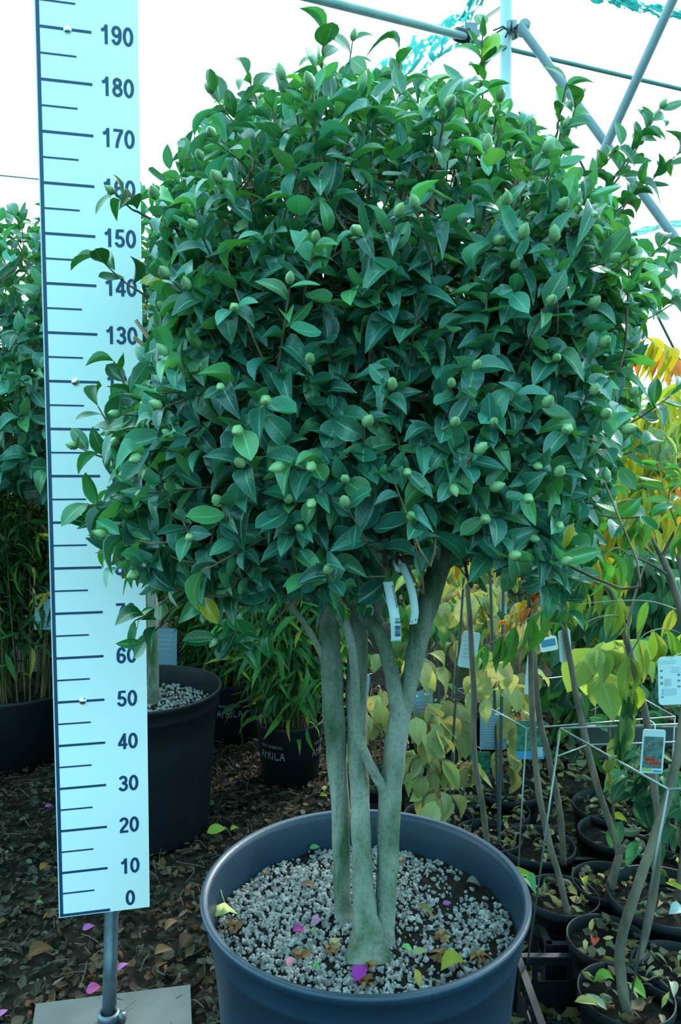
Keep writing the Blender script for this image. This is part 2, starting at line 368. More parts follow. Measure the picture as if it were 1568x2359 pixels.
tag(straw(650).build('dry_straw', M['straw']), 'thin pale straws and twigs scattered over the mulch at left', 'straw', kind='stuff')

def pole(name, a, b, r, mat, label, cat, k=16, ends=None):
    mb = MB(); a, b = np.array(a), np.array(b)
    mb.tube([a+(b-a)*t for t in np.linspace(0, 1, 9)], r, k)
    o = mb.build(name, mat); shade(o)
    tag(o, label, cat); return o
zc = 0.0
pole('greenhouse_post', P(1176, 70, 3.9)*[1, 1, 0]+[0, 0, -.05], P(1168, -260, 3.9), 0.030, M['palepole'], 'pale upright greenhouse post behind the top right of the big camellia', 'post')
pole('roof_purlin', P(560, -45, 2.7), P(1070, 84, 3.75), 0.017, M['greentube'], 'grey green roof purlin ending in a bracket above the camellia crown', 'purlin')
pole('roof_cable', P(1080, 92, 3.8), P(1640, 222, 4.4), 0.011, M['greentube'], 'thin dark horizontal rail running from the bracket to the right edge', 'rail')
pole('diagonal_brace', P(1200, 64, 3.8), P(1640, 665, 3.55), 0.021, M['galvpole'], 'grey diagonal brace descending from the post clamp to the right', 'brace')
pole('diagonal_brace', P(1590, -90, 3.3), P(1355, 425, 3.62), 0.021, M['galvpole'], 'grey brace rising to the top right corner across the other brace', 'brace')
pole('tension_wire', P(-260, 378, 4.2), P(420, 446, 4.3), 0.004, M['greentube'], 'thin green wire crossing the white sky left of the measuring board', 'wire')
pole('tension_wire', P(1330, 360, 5.2), P(1640, 980, 5.0), 0.008, M['dusk'], 'thin dark wire slanting past the orange frond at far right', 'wire')
pole('roof_strut', P(1088, 62, 3.85), P(1160, 12, 4.2), 0.008, M['dusk'], 'short thin strut between the purlin bracket and the pale post', 'strut')
# clamp bracket with black cap and plate
br = thing('purlin_bracket', 'metal bracket with black cap joining the roof purlin above the camellia', 'bracket', P(1075, 85, 3.8))
b = MB(); b.box(P(1083, 76, 3.8), (0.06, 0.05, 0.07)); b.box(P(1083, 76, 3.77), (0.09, 0.006, 0.03)); b.tube([P(1083, 60, 3.76), P(1083, 98, 3.76)], 0.006, 8); b.build('plate', M['galvpole'], br, False)
b = MB(); b.tube([P(1050, 78, 3.74), P(1072, 84, 3.77), P(1080, 100, 3.78)], [0.03, 0.035, 0.02], 12); b.build('cap', M['black'], br)
for q in ((1078, 70), (1090, 84)):
    b = MB(); c = P(q[0], q[1], 3.76); b.tube([c, c+np.array([0, -0.02, 0])], 0.008, 6); b.build('bolt', M['galv'], br)
cl = thing('brace_clamp', 'round clamp with dark wire ties holding the brace to the pale post', 'clamp', P(1185, 70, 3.85))
b = MB(); b.lathe([(0.034, -0.03), (0.040, -0.03), (0.040, 0.03), (0.034, 0.03)], P(1176, 70, 3.9), 24); b.build('collar', M['galvpole'], cl)
b = MB(); c = P(1204, 66, 3.83); b.tube([c+np.array([0, 0.03, 0]), c-np.array([0, 0.04, 0])], 0.027, 20); b.build('brace_end', M['galvpole'], cl)
b = MB()
for i in range(9):
    a = rng.random()*6.28; c = P(1176, 72, 3.85); e = c+np.array([math.cos(a)*0.09, -0.02+0.02*rng.random(), math.sin(a)*0.04])
    b.tube([c, (c+e)/2+np.array([0, -.02, .01]), e], 0.004, 5)
b.build('wire_tie', M['dusk'], cl)

def strip(name, pts, w, mat, label, cat, thick=0.004, wob=0.0):
    """a hanging band of netting, crumpled, with real thickness"""
    pts = smoothline(pts, 8); mb = MB(); V = []; n = len(pts); k = 7
    for i, p in enumerate(pts):
        for j in range(k):
            s = j/(k-1)-0.5
            V.append(p+np.array([0, wob*math.sin(i*1.3+j*2.1), 0])+np.array([0.25*s*w, 0.35*s*w, s*w*(1+0.25*math.sin(i*.9))]))
    f = [(i*k+j, i*k+j+1, (i+1)*k+j+1, (i+1)*k+j) for i in range(n-1) for j in range(k-1)]
    mb.add(V, f); o = mb.build(name, mat)
    so = o.modifiers.new('s', 'SOLIDIFY'); so.thickness = thick
    tag(o, label, cat); return o
strip('shade_net', [P(1130, -60, 4.0), P(1085, 25, 4.0), P(1010, 90, 4.2), P(930, 140, 4.5), P(840, 200, 4.9)], 0.20, M['net'], 'crumpled turquoise shade net bunched along the roof above the camellia', 'net', wob=0.03)
strip('shade_net', [P(1060, 98, 4.2), P(1000, 135, 4.5), P(920, 200, 5.0)], 0.03, M['net'], 'narrow turquoise net strip below the bunched one, left of the bracket', 'net', wob=0.01)
strip('shade_net', [P(1360, -14, 4.2), P(1450, 10, 4.2), P(1530, 28, 4.3), P(1640, 50, 4.3)], 0.06, M['net'], 'turquoise net fold at the very top right corner', 'net', wob=0.02)
strip('shade_net', [P(1400, 560, 5.5), P(1470, 535, 5.5), P(1560, 515, 5.6), P(1680, 505, 5.6)], 0.05, M['netfine'], 'faint pale green net fold at right behind the camellia edge', 'net', wob=0.02)
wl = MB(); a, c = P(1280, 0, 7.4), P(2250, 0, 7.4)
for i in range(24):
    pass
V = []; kk = 30; mm_ = 12
for i in range(kk+1):
    for j in range(mm_+1):
        V.append((0.9+i/kk*5.5, 7.3+0.04*math.sin(i*1.1+j*.4), 0.0+j/mm_*2.15+0.03*math.sin(i*.7)))
wl.add(V, [(i*(mm_+1)+j, (i+1)*(mm_+1)+j, (i+1)*(mm_+1)+j+1, i*(mm_+1)+j+1) for i in range(kk) for j in range(mm_)])
tag(wl.build('windbreak_net', M['netfine']), 'pale green windbreak net along the far right side of the tunnel', 'net')

# ------------------------------------------------------------------ measuring board
B0 = np.array([-0.6315, 1.6605, CAMH-1.0401])
bu = nrm(np.array([math.sin(0.0164), -math.sin(0.0407), 1.0])); bx = np.array([math.cos(0.2292), math.sin(0.2292), 0]); bx = nrm(bx-bu*bx.dot(bu)); bn = np.cross(bx, bu)  # bn points to the camera side
if bn[1] > 0: bn = -bn
def BP(u, v, w=0): return B0+bx*u+bu*v+bn*w
mbd = thing('measuring_board', 'tall white height board with dark centimetre ticks and numbers on a steel post', 'measuring board', BP(0.10, -0.26)*[1, 1, 0])
def bbox(u0, u1, v0, v1, w0, w1):
    return [BP(u, v, w) for u in (u0, u1) for w in (w0, w1) for v in (v0, v1)]
def bpart(name, rects, mat, w0=0.0, w1=0.0006, parent=None):
    m = MB()
    for r in rects: m.hexa(bbox(*r, w0, w1))
    o = m.build(name, mat, parent or mbd, False); return o
bpart('board', [(-0.0085, 0.1905, -0.008, 2.12)], M['board'], -0.010, 0.0)
bpart('board_edge', [(-0.0095, -0.0085, -0.008, 2.12)], M['boardedge'], -0.010, 0.0005)
bpart('scale_line', [(-0.0070, 0.0, -0.006, 2.115), (-0.0070, 0.102, -0.006, 0.0005)], M['ink'])
for k in range(1, 43):
    v = k*0.05
    if k % 2: bpart('tick', [(0.0, 0.0685, v-0.0018, v+0.0018)], M['ink'])
    else: bpart('tick', [(0.0, 0.0985, v-0.0027, v+0.0027)], M['ink'])
def arc(cx, cy, rx, ry, a0, a1, n=14):
    return [(cx+rx*math.cos(math.radians(a)), cy+ry*math.sin(math.radians(a))) for a in np.linspace(a0, a1, n)]
TK = .165                                                        # stroke weight of the bold grotesque numerals
DIG = {'0': [arc(.28, .5, .197, .417, 0, 360, 30)], '1': [[(.335, 0), (.335, .995)], [(.345, .94), (.27, .80), (.17, .725), (.08, .69)]],
       '2': [arc(.275, .70, .19, .215, 172, -28, 14)+[(.36, .47), (.24, .33), (.13, .19), (.10, .083)], [(.03, .075), (.53, .075)]],
       '3': [arc(.265, .715, .175, .20, 165, -80, 14)+[(.24, .52)], [(.20, .527), (.27, .527)]+arc(.265, .295, .20, .212, 88, -168, 16)],
       '4': [[(.39, 0), (.39, .99)], [(.02, .275), (.56, .275)], [(.40, .93), (.07, .30)]],
       '5': [[(.50, .915), (.17, .915)], [(.165, .96), (.115, .47)], [(.12, .52)]+arc(.27, .32, .20, .237, 120, -168, 16)],
       '6': [arc(.285, .31, .185, .23, 0, 360, 24), arc(.30, .52, .205, .397, 30, 185, 14)+[(.095, .40), (.10, .30)]],
       '7': [[(.03, .92), (.54, .92)], [(.48, .90), (.36, .66), (.27, .40), (.22, .18), (.20, 0)]],
       '8': [arc(.28, .735, .165, .18, 0, 360, 24), arc(.28, .29, .195, .21, 0, 360, 24)],
       '9': [arc(.275, .69, .185, .23, 0, 360, 24), arc(.26, .48, .205, .397, 210, 365, 14)+[(.465, .60), (.46, .70)]]}
def number_mesh(txt, cx, cy, h):
    m = MB(); adv = .60; tot = adv*len(txt)-.04
    for i, ch in enumerate(txt):
        for si, st in enumerate(DIG[ch]):
            p = np.array(st, float); T = nrm(np.gradient(p, axis=0)); Nn = np.stack([-T[:, 1], T[:, 0]], 1)
            if ch in '069' and len(p) == 30 or (len(p) == 24): Nn[0] = Nn[-1] = nrm(p[0]-p[0:].mean(0))*(1 if (Nn[1]@(p[1]-p.mean(0))) > 0 else -1)
            wv = 1.0 if abs(T[0][0]) < .7 or len(p) > 4 else .9
            A = p+Nn*TK/2*wv; B = p-Nn*TK/2*wv; V = []
            for q in (A, B): V += [BP(cx+(x-tot/2+i*adv)*h, cy+(y-.5)*h, .0007+.00002*si) for x, y in q]
            for q in (A, B): V += [BP(cx+(x-tot/2+i*adv)*h, cy+(y-.5)*h, .0001) for x, y in q]
            n = len(p); f = []
            for a in range(n-1): f += [(a, a+1, n+a+1, n+a), (2*n+a, 3*n+a, 3*n+a+1, 2*n+a+1), (a, 2*n+a, 2*n+a+1, a+1), (n+a, n+a+1, 3*n+a+1, 3*n+a)]
            f += [(0, n, 3*n, 2*n), (n-1, 3*n-1, 4*n-1, 2*n-1)]
            m.add(V, f)
    return m
for k in range(0, 22):
    number_mesh(str(k*10), 0.1475, k*0.10 if k else 0.021, .0375).build('number', M['ink'], mbd, False)
for v in (0.50, 1.20, 1.90):
    m = MB(); prof = [(0.0001, 0.0055), (0.004, 0.005), (0.007, 0.0035), (0.0092, 0.0005), (0.0092, 0.0)]
    a = np.arange(16)*2*np.pi/16; V = []
    for r, h in prof: V += [BP(0.0525+r*math.cos(t), v+r*math.sin(t), h) for t in a]
    m.add(V, [(i*16+j, i*16+(j+1) % 16, (i+1)*16+(j+1) % 16, (i+1)*16+j) for i in range(4) for j in range(16)])
    m.build('screw', M['chrome'], mbd)
ft = G(251, 2352, 0.03); tp = BP(0.105, 0.02, -0.028)
m = MB(); m.tube([ft, ft+(tp-ft)*0.5, tp, BP(0.105, 1.9, -0.028)], 0.0158, 20); m.build('post', M['galv'], mbd)
m = MB(); m.lathe([(0.0165, 0.0), (0.024, 0.0), (0.025, 0.018), (0.022, 0.022), (0.0165, 0.022)], ft, 24); m.box(ft+[0.028, 0, 0.01], (0.02, 0.016, 0.02)); m.build('clamp', M['galv'], mbd)
A_, B_, C_, D_ = G(82, 2312, 0.025), G(438, 2268, 0.025), G(445, 2440, 0.025), G(60, 2470, 0.025)
m = MB(); q = [A_, B_, C_, D_]
dn = np.array([0, 0, 0.026]); m.add([p for p in q]+[p-dn for p in q], [(3, 2, 1, 0), (4, 5, 6, 7), (0, 1, 5, 4), (1, 2, 6, 5), (2, 3, 7, 6), (3, 0, 4, 7)])
m.build('base_slab', M['plate'], mbd, False)

# ------------------------------------------------------------------ pots
def bigpot(name_root, c, R, h, mat, parent, k=96, soil_drop=0.085, soilmat=None):
    m = MB(); rb = R*0.80
    m.lathe([(rb-0.02, 0.0), (rb, 0.0), (rb+0.004, 0.01), (R*0.90, h*0.70), (R*0.935, h-0.066), (R*0.952, h-0.062), (R*0.958, h-0.052), (R*0.962, h-0.024), (R*0.985, h-0.018), (R, h-0.006), (R*0.996, h-0.001), (R*0.985, h),
             (R*0.955, h-0.003), (R*0.945, h-0.012), (R*0.925, h-0.05), (R*0.86, h*0.45)], c, k, close=True)
    o = m.build('pot', mat, parent)
    return o
PC = np.array([0.043, 1.292, 0.0]); PR, PH = 0.287, 0.548
SOILZ = PH-0.075
main = thing('potted_camellia', 'large multi-stemmed camellia with a dense round dark green crown in a navy tub', 'potted tree', PC)
bigpot('pot', PC, PR, PH, M['potnavy'], main)
def soil_disc(c, r, z, parent, mat=None, amp=0.008, name='soil', k=64, rings=14, heap=0.0):
    V = [(c[0], c[1], z+heap)]; f = []
    for i in range(1, rings+1):
        for j in range(k):
            a = j*2*math.pi/k; rr = r*i/rings; x, y = c[0]+rr*math.cos(a), c[1]+rr*math.sin(a)
            V.append((x, y, z+heap*(1-(i/rings)**2)+amp*(math.sin(x*47+y*31)+math.sin(x*83-y*61))/2))
    for j in range(k): f.append((0, 1+j, 1+(j+1) % k))
    for i in range(rings-1):
        for j in range(k): a0 = 1+i*k; f.append((a0+j, a0+k+j, a0+k+(j+1) % k, a0+(j+1) % k))
    m = MB(); m.add(V, f); return m.build(name, mat or M['soil'], parent)
def soil_z(x, y, z=SOILZ, amp=0.006, heap=0.012, c=PC, r=PR*.93):
    q = ((x-c[0])**2+(y-c[1])**2)/r**2
    return z+heap*(1-q)+amp*(np.sin(x*47+y*31)+np.sin(x*83-y*61))/2
soil_disc(PC, PR*0.93, SOILZ, main, amp=0.006, heap=0.012)

ico_v = None
def ico():
    t = (1+5**.5)/2
    v = nrm(np.array([(-1, t, 0), (1, t, 0), (-1, -t, 0), (1, -t, 0), (0, -1, t), (0, 1, t), (0, -1, -t), (0, 1, -t), (t, 0, -1), (t, 0, 1), (-t, 0, -1), (-t, 0, 1)]))
    f = np.array([(0, 11, 5), (0, 5, 1), (0, 1, 7), (0, 7, 10), (0, 10, 11), (1, 5, 9), (5, 11, 4), (11, 10, 2), (10, 7, 6), (7, 1, 8), (3, 9, 4), (3, 4, 2), (3, 2, 6), (3, 6, 8), (3, 8, 9), (4, 9, 5), (2, 4, 11), (6, 2, 10), (8, 6, 7), (9, 8, 1)])
    return v, f
def stones(name, pts, rad, mat, parent):
    v, f = ico(); n = len(pts); V = v[None]*rad[:, None, None]*(1+0.28*rng.standard_normal((n, 12, 1)).clip(-1.3, 1.3))*rng.uniform(0.7, 1.15, (n, 1, 3))
    a = rng.random(n)*6.28; c, s = np.cos(a)[:, None], np.sin(a)[:, None]
    x, y = V[:, :, 0]*c-V[:, :, 1]*s, V[:, :, 0]*s+V[:, :, 1]*c; V = np.stack([x, y, V[:, :, 2]], 2)+np.asarray(pts)[:, None]
    m = MB(); Fq = (f[None]+(np.arange(n)*12)[:, None, None]).reshape(-1, 3)
    me = bpy.data.meshes.new(name); me.from_pydata(V.reshape(-1, 3).tolist(), [], Fq.tolist()); me.update()
    return link(name, me, mat, parent)
def gravel(n, c, R, z, rmin, rmax, patch=True):
    r = R*np.sqrt(rng.random(n)); a = rng.random(n)*6.283; x = c[0]+r*np.cos(a); y = c[1]+r*np.sin(a)
    keep = np.ones(n, bool)
    if patch:
        q = proj(np.stack([x, y, np.full(n, z)], 1))
        bare = np.exp(-(((q[:, 0]-1080)/110)**2+((q[:, 1]-2040)/60)**2))+0.9*np.exp(-(((q[:, 0]-640)/90)**2+((q[:, 1]-1975)/22)**2))+0.55*np.exp(-(((q[:, 0]-960)/160)**2+((q[:, 1]-2190)/80)**2))
        lump = 0.18*np.sin(x*38+1)*np.sin(y*33+x*11)
        keep = rng.random(n) > np.clip(bare*1.15+lump+0.05, 0.05, 0.97)
    return x[keep], y[keep]
gx_, gy_ = gravel(6800, PC, PR*0.905, SOILZ, 0, 0)
gz_ = soil_z(gx_, gy_)+0.002
g = stones('gravel', np.stack([gx_, gy_, gz_], 1), rng.uniform(0.0020, 0.0056, len(gx_)), M['pumice'], main); tag(g, kind='stuff')

# ------------------------------------------------------------------ main trunks (traced centre line with width in pixels)
def traced(rows, zoff=None):
    out = []
    for r in rows:
        px, py, w, d = r; p = P(px, py, d); out.append([*p, 0.5*w*d/F])
    return np.array(out)
def stem(name, rows, mat, parent, k=20, jit=0.04, n=7, extra=None):
    a = traced(rows) if extra is None else extra
    a = smoothline(a, n); m = MB(); m.tube(a[:, :3], np.maximum(a[:, 3], .001), k, jit=jit); return m.build(name, mat, parent)
D0 = 1.285
stem('trunk', [(796, 2130, 60, 1.285), (789, 2085, 42, 1.295), (786, 1980, 42, 1.305), (783, 1850, 44, D0+.03), (772, 1700, 50, D0+.03), (764, 1560, 52, D0+.03), (757, 1440, 46, D0+.04), (756, 1330, 44, D0+.05), (742, 1200, 42, D0+.06), (715, 1020, 34, D0+.05), (690, 850, 24, D0+.02), (665, 640, 18, D0), (640, 430, 12, D0)], M['bark'], main)
stem('trunk', [(848, 2215, 135, 1.195), (847, 2180, 100, 1.205), (845, 2150, 80, 1.212), (840, 2100, 60, 1.222), (834, 2000, 50, 1.242), (829, 1850, 46, 1.275), (822, 1700, 47, D0+.03), (821, 1560, 50, D0+.04), (828, 1440, 46, D0+.05), (840, 1300, 48, D0+.07), (846, 1150, 44, D0+.08), (850, 980, 38, D0+.08), (845, 780, 28, D0+.07), (835, 560, 20, D0+.04), (735, 330, 12, D0)], M['bark'], main)
stem('trunk', [(876, 2200, 84, 1.222), (880, 2165, 64, 1.228), (886, 2110, 50, 1.236), (893, 1980, 52, 1.256), (896, 1860, 56, 1.275), (905, 1770, 52, D0), (916, 1680, 52, D0), (930, 1620, 46, D0), (948, 1550, 42, D0), (967, 1460, 48, D0-.01), (985, 1390, 52, D0-.01), (1015, 1295, 50, D0), (1045, 1210, 44, D0+.02), (1090, 1060, 36, D0+.05), (1140, 860, 28, D0+.06), (1200, 640, 20, D0+.05), (1240, 450, 12, D0+.03)], M['bark'], main)
stem('branch', [(921, 1670, 40, D0), (912, 1610, 38, D0-.01), (902, 1555, 36, D0-.01), (885, 1490, 34, D0-.01), (865, 1448, 34, D0), (842, 1424, 32, D0+.02), (815, 1395, 28, D0+.05), (780, 1330, 24, D0+.06), (730, 1200, 20, D0+.05), (640, 1040, 15, D0+.02), (520, 880, 10, D0)], M['bark'], main)
stem('branch', [(893, 1836, 34, D0), (880, 1812, 26, D0-.012), (862, 1780, 24, D0-.02), (843, 1740, 21, D0-.03), (825, 1690, 20, D0-.03), (820, 1610, 20, D0-.03), (814, 1520, 20, D0-.03), (798, 1445, 22, D0-.03), (772, 1405, 22, D0-.02), (730, 1330, 18, D0), (650, 1230, 14, D0), (540, 1130, 10, D0)], M['bark'], main)
stem('branch', [(762, 1560, 18, D0+.03), (742, 1510, 17, D0+.03), (716, 1460, 15, D0+.02), (685, 1415, 15, D0), (620, 1340, 13, D0-.02), (520, 1260, 10, D0-.05), (400, 1180, 7, D0-.05)], M['paletwig'], main, 10)
stem('branch', [(862, 1440, 26, D0+.04), (872, 1380, 24, D0+.06), (880, 1250, 22, D0+.08), (900, 1100, 18, D0+.08), (960, 900, 14, D0)], M['bark'], main, 12)
stem('branch', [(800, 1260, 14, D0), (795, 1180, 18, D0+.02), (780, 1060, 18, D0-.05), (728, 990, 13, D0-.14), (703, 905, 12, D0-.2), (688, 845, 9, D0-.24)], M['paletwig'], main, 10)
for c in ((878, 1408+76, 5), (960, 1400, 5)): pass

# ------------------------------------------------------------------ camellia crown
OUT = np.array([(750, 125), (810, 130), (930, 150), (1060, 150), (1150, 200), (1230, 240), (1310, 330), (1430, 430), (1450, 490), (1490, 570), (1545, 600), (1560, 680), (1470, 770), (1470, 880), (1470, 960), (1440, 1060), (1410, 1150), (1400, 1250), (1350, 1310), (1300, 1390), (1210, 1330), (1130, 1290), (1020, 1275), (960, 1265), (905, 1275), (885, 1360), (800, 1390), (700, 1385), (600, 1400), (500, 1400), (400, 1395), (320, 1370), (245, 1325), (198, 1270), (205, 1180), (250, 1110), (240, 1040), (232, 960), (268, 890), (355, 800), (350, 700), (338, 620), (338, 520), (340, 450), (370, 370), (410, 290), (465, 225), (560, 180), (640, 155), (700, 130)], float)
def inpoly(q, poly):
    x, y = q[:, 0], q[:, 1]; ins = np.zeros(len(q), bool); j = len(poly)-1
    for i in range(len(poly)):
        xi, yi = poly[i]; xj, yj = poly[j]
        c = ((yi > y) != (yj > y)) & (x < (xj-xi)*(y-yi)/(yj-yi+1e-12)+xi); ins ^= c; j = i
    return ins
CC = np.array([0.075, 1.32, 1.47]); CR = np.array([0.60, 0.40, 0.62])
def crown_pts(n, lo, hi, cc=CC, cr=CR, poly=OUT, e=2.5):
    out = []
    while len(out) < n:
        d = nrm(rng.standard_normal((4000, 3))); L = (np.abs(d)**e).sum(1)**(-1/e)
        p = cc+d*(L*rng.uniform(lo, hi, 4000)**(1/2.0))[:, None]*cr
        if poly is not None: p = p[inpoly(proj(p), poly)]
        out += list(p)
    return np.array(out[:n])
GREEN = [(0.036, 0.150, 0.105), (0.048, 0.185, 0.120), (0.030, 0.130, 0.095), (0.070, 0.22, 0.09), (0.045, 0.165, 0.125)]
def camellia_crown(parent, cc, cr, poly, ntip, nfill, lsize, tcen, temps=T_CAM, nbud=0, tints_=GREEN):
    sh_ = poly.mean(0)+(poly-poly.mean(0))*0.955
    tips = crown_pts(ntip, 0.40, 1.0, cc, cr, sh_)
    outw = nrm((tips-cc)/cr)
    up = np.array([0, 0, 1.0])
    td = nrm(outw*0.75+up*(0.45+0.5*np.clip(outw[:, 2:3], 0, 1))+jitter(ntip, 0.32))
    # the top of the crown is airier than its shaded base
    keep = ~((tips[:, 2] > cc[2]+.25*cr[2]) & (rng.random(ntip) < .42)); tips, outw, td = tips[keep], outw[keep], td[keep]; ntip = len(tips)
    tl = rng.uniform(0.07, 0.15, ntip)
    pos, dd, nn, sz, tt = [], [], [], [], []
    nl = rng.integers(5, 9, ntip)
    tw = MB()
    # scaffold of inner limbs
    sc = []
    for d in nrm(rng.standard_normal((46, 3))*[1, 1, 0.8]+[0, 0, .25]):
        if d[2] < -.12: d = nrm(d*[1, 1, -.3])
        end = cc+d*cr*0.72; st = tcen+np.array([rng.normal(0, .04), rng.normal(0, .03), rng.uniform(-.05, .35)])
        mid = (st+end)/2+np.array([0, 0, -0.05])+rng.normal(0, .03, 3)
        L = smoothline(np.array([[*st, .010], [*mid, .007], [*end, .0035]]), 5); tw.tube(L[:, :3], L[:, 3], 7)
        sc.append(L[3:, :3])
    SC = np.concatenate(sc)
    # limbs follow their own crown: every twig starts at the nearest limb point
    for i in range(ntip):
        b = tips[i]-td[i]*tl[i]; ax = td[i]
        j = np.argmin(((SC-b)**2).sum(1)); q = SC[j]
        if rng.random() < (0.75 if b[2] > cc[2]-.62*cr[2] else .12):
            m1 = (q+b)/2+np.array([0, 0, -0.015])
            L = smoothline(np.array([q, m1, b, tips[i]]), 3); tw.tube(L, np.linspace(0.0028, 0.0012, len(L)), 4, cap=False)
        a0 = rng.random()*6.28; u = nrm(np.cross(ax, [0.3, 0.2, 1.0])); w = np.cross(ax, u)
        for k in range(nl[i]):
            t = 1-(k/nl[i])*0.85; a = a0+k*2.4; rd = math.cos(a)*u+math.sin(a)*w
            p = b+ax*tl[i]*t; sp_ = 0.35+0.7*(1-t)
            d = nrm(ax*(0.75-0.5*(1-t))+rd*(0.75+0.3*(1-t))+np.array([0, 0, -0.30])+rng.normal(0, .18, 3)+outw[i]*0.15)
            tipq = proj(p+d*lsize)[0]
            if poly is OUT and rng.random() < .9 and not inpoly(tipq[None], poly)[0]: continue
            n_ = up*0.75+outw[i]*0.55+ax*0.35-d*0.0+rng.normal(0, .25, 3)
            pos.append(p); dd.append(d); nn.append(n_); sz.append(lsize*rng.uniform(0.72, 1.22)*(1.12-.32*np.clip((p[2]-cc[2])/cr[2]*.5+.5, 0, 1)))
    n1 = len(pos)
    tt = tints(n1, tints_, 0.28)
    yl = rng.random(n1) < 0.004; tt[yl] = (0.32, 0.3, 0.03)
    leaves('foliage', pos, dd, nn, sz, tt, temps, M['camellia'], parent)
    fp = crown_pts(nfill, 0.08, 0.62, cc, cr, poly)
    fp = fp[~((fp[:, 2] > cc[2]+.2*cr[2]) & (rng.random(len(fp)) < .6))]; nfill = len(fp)
    leaves('inner_foliage', fp, rng.standard_normal((nfill, 3))+[0, 0, -.3], rng.standard_normal((nfill, 3))+[0, 0, 1], rng.uniform(.8, 1.2, nfill)*lsize, tints(nfill, tints_, .2), T_SMALL, M['camellia'], parent)
    tw.build('twig', M['twig'], parent)
    return tips, td, outw  # kept for the buds
tips, tdir, outw = camellia_crown(main, CC, CR, OUT, 2350, 2600, 0.0455, np.array([0.06, 1.34, 1.15]))

# loose sprigs that stick out of the crown (tip pixel, base pixel, depth)
SPR = [((265, 445), (340, 500), 1.25), ((225, 590), (335, 680), 1.22), ((262, 832), (330, 960), 1.18), ((225, 935), (310, 1060), 1.15), ((180, 1030), (310, 1065), 1.15), ((200, 1160), (300, 1190), 1.15),
       ((205, 1210), (300, 1180), 1.16), ((745, 80), (740, 200), 1.3), ((812, 95), (790, 220), 1.3), ((1112, 120), (1105, 260), 1.33), ((1112, 60), (1105, 200), 1.33), ((920, 120), (915, 240), 1.3), ((490, 215), (560, 300), 1.3), ((570, 175), (610, 260), 1.3),
       ((1305, 190), (1270, 340), 1.35), ((1330, 225), (1290, 360), 1.35), ((1300, 295), (1260, 400), 1.33), ((1430, 335), (1330, 430), 1.35), ((1500, 280), (1360, 480), 1.4), ((1555, 360), (1400, 500), 1.4), ((1520, 250), (1400, 440), 1.42),
       ((1475, 420), (1370, 560), 1.36), ((1535, 560), (1400, 660), 1.4), ((1550, 600), (1410, 700), 1.38), ((1550, 700), (1420, 760), 1.36), ((1560, 900), (1400, 1000), 1.36), ((1480, 1030), (1360, 1060), 1.3), ((1500, 1190), (1340, 1180), 1.3), ((1450, 800), (1350, 880), 1.3),
       ((1300, 1410), (1230, 1290), 1.3), ((1340, 1340), (1260, 1250), 1.3), ((560, 1500), (520, 1400), 1.2), ((500, 1470), (560, 1400), 1.2), ((590, 1490), (640, 1420), 1.2), ((325, 1480), (400, 1400), 1.2), ((310, 1430), (400, 1370), 1.2), ((845, 1390), (800, 1290), 1.12), ((750, 1400), (720, 1290), 1.12), ((640, 1360), (600, 1280), 1.15), ((540, 1400), (560, 1320), 1.15), ((470, 1410), (480, 1330), 1.2),
       ((1400, 880), (1330, 960), 1.25), ((1360, 1240), (1280, 1200), 1.25), ((970, 1220), (1010, 1130), 1.2), ((1120, 1275), (1120, 1180), 1.2), ((1240, 1290), (1200, 1180), 1.25)]
pos, dd, nn, sz = [], [], [], []; tw = MB(); sprtips = []
for (tx, ty), (bx_, by_), d in SPR:
    b0 = P(bx_, by_, d+.03); t0 = P(tx, ty, d); ax = nrm(t0-b0); L = np.linalg.norm(t0-b0); sprtips.append((t0, ax))
    inn = b0-ax*0.12+np.array([0.04*np.sign(CC[0]-b0[0]), .05, 0])
    ln = smoothline([inn, b0, (b0+t0)/2+[0, 0, -.006], t0], 4); tw.tube(ln, np.linspace(.0026, .0011, len(ln)), 5, cap=False)
    u = nrm(np.cross(ax, [.2, .4, 1])); w = np.cross(ax, u); a0 = rng.random()*6.28; nk = max(4, int(L/0.017))
    for k in range(nk):
        t = 1-(k/nk)*0.9; a = a0+k*2.4; rd = math.cos(a)*u+math.sin(a)*w
        p = b0+(t0-b0)*t; pos.append(p); dd.append(nrm(ax*.65+rd*.85+np.array([0, 0, -.15])+rng.normal(0, .15, 3)))
        nn.append(np.array([0, -.75, .7])+ax*.2+rng.normal(0, .3, 3)); sz.append(rng.uniform(.038, .056))
leaves('foliage', pos, dd, nn, sz, tints(len(pos), [(0.03, 0.14, 0.05), (0.022, 0.1, 0.045)], .2), T_CAM, M['camellia'], main)
tw.build('twig', M['twig'], main)
# a few individual leaves the photo shows large or oddly coloured
leaves('yellowing_leaf', [P(462, 1375, 1.12)], [[.5, -.1, -.75]], [[.1, -1, .4]], .048, [[.3, .26, .02]], [T_CAM[0]], M['camellia'], main)
leaves('large_leaf', [P(1235, 1100, 1.12)], [[.8, -.1, -.35]], [[.1, -1, .5]], .085, [[.045, .17, .09]], [T_CAM[1]], M['camellia'], main)
leaves('large_leaf', [P(1110, 1100, 1.05)], [[-.9, -.1, -.35]], [[.1, -.8, .7]], .062, [[.022, .12, .05]], [T_CAM[0]], M['camellia'], main)
leaves('bright_leaf', [P(1108, 132, 1.33)], [[.5, -.1, .6]], [[.2, -1, -.2]], .05, [[.16, .32, .03]], [T_CAM[0]], M['camellia'], main)

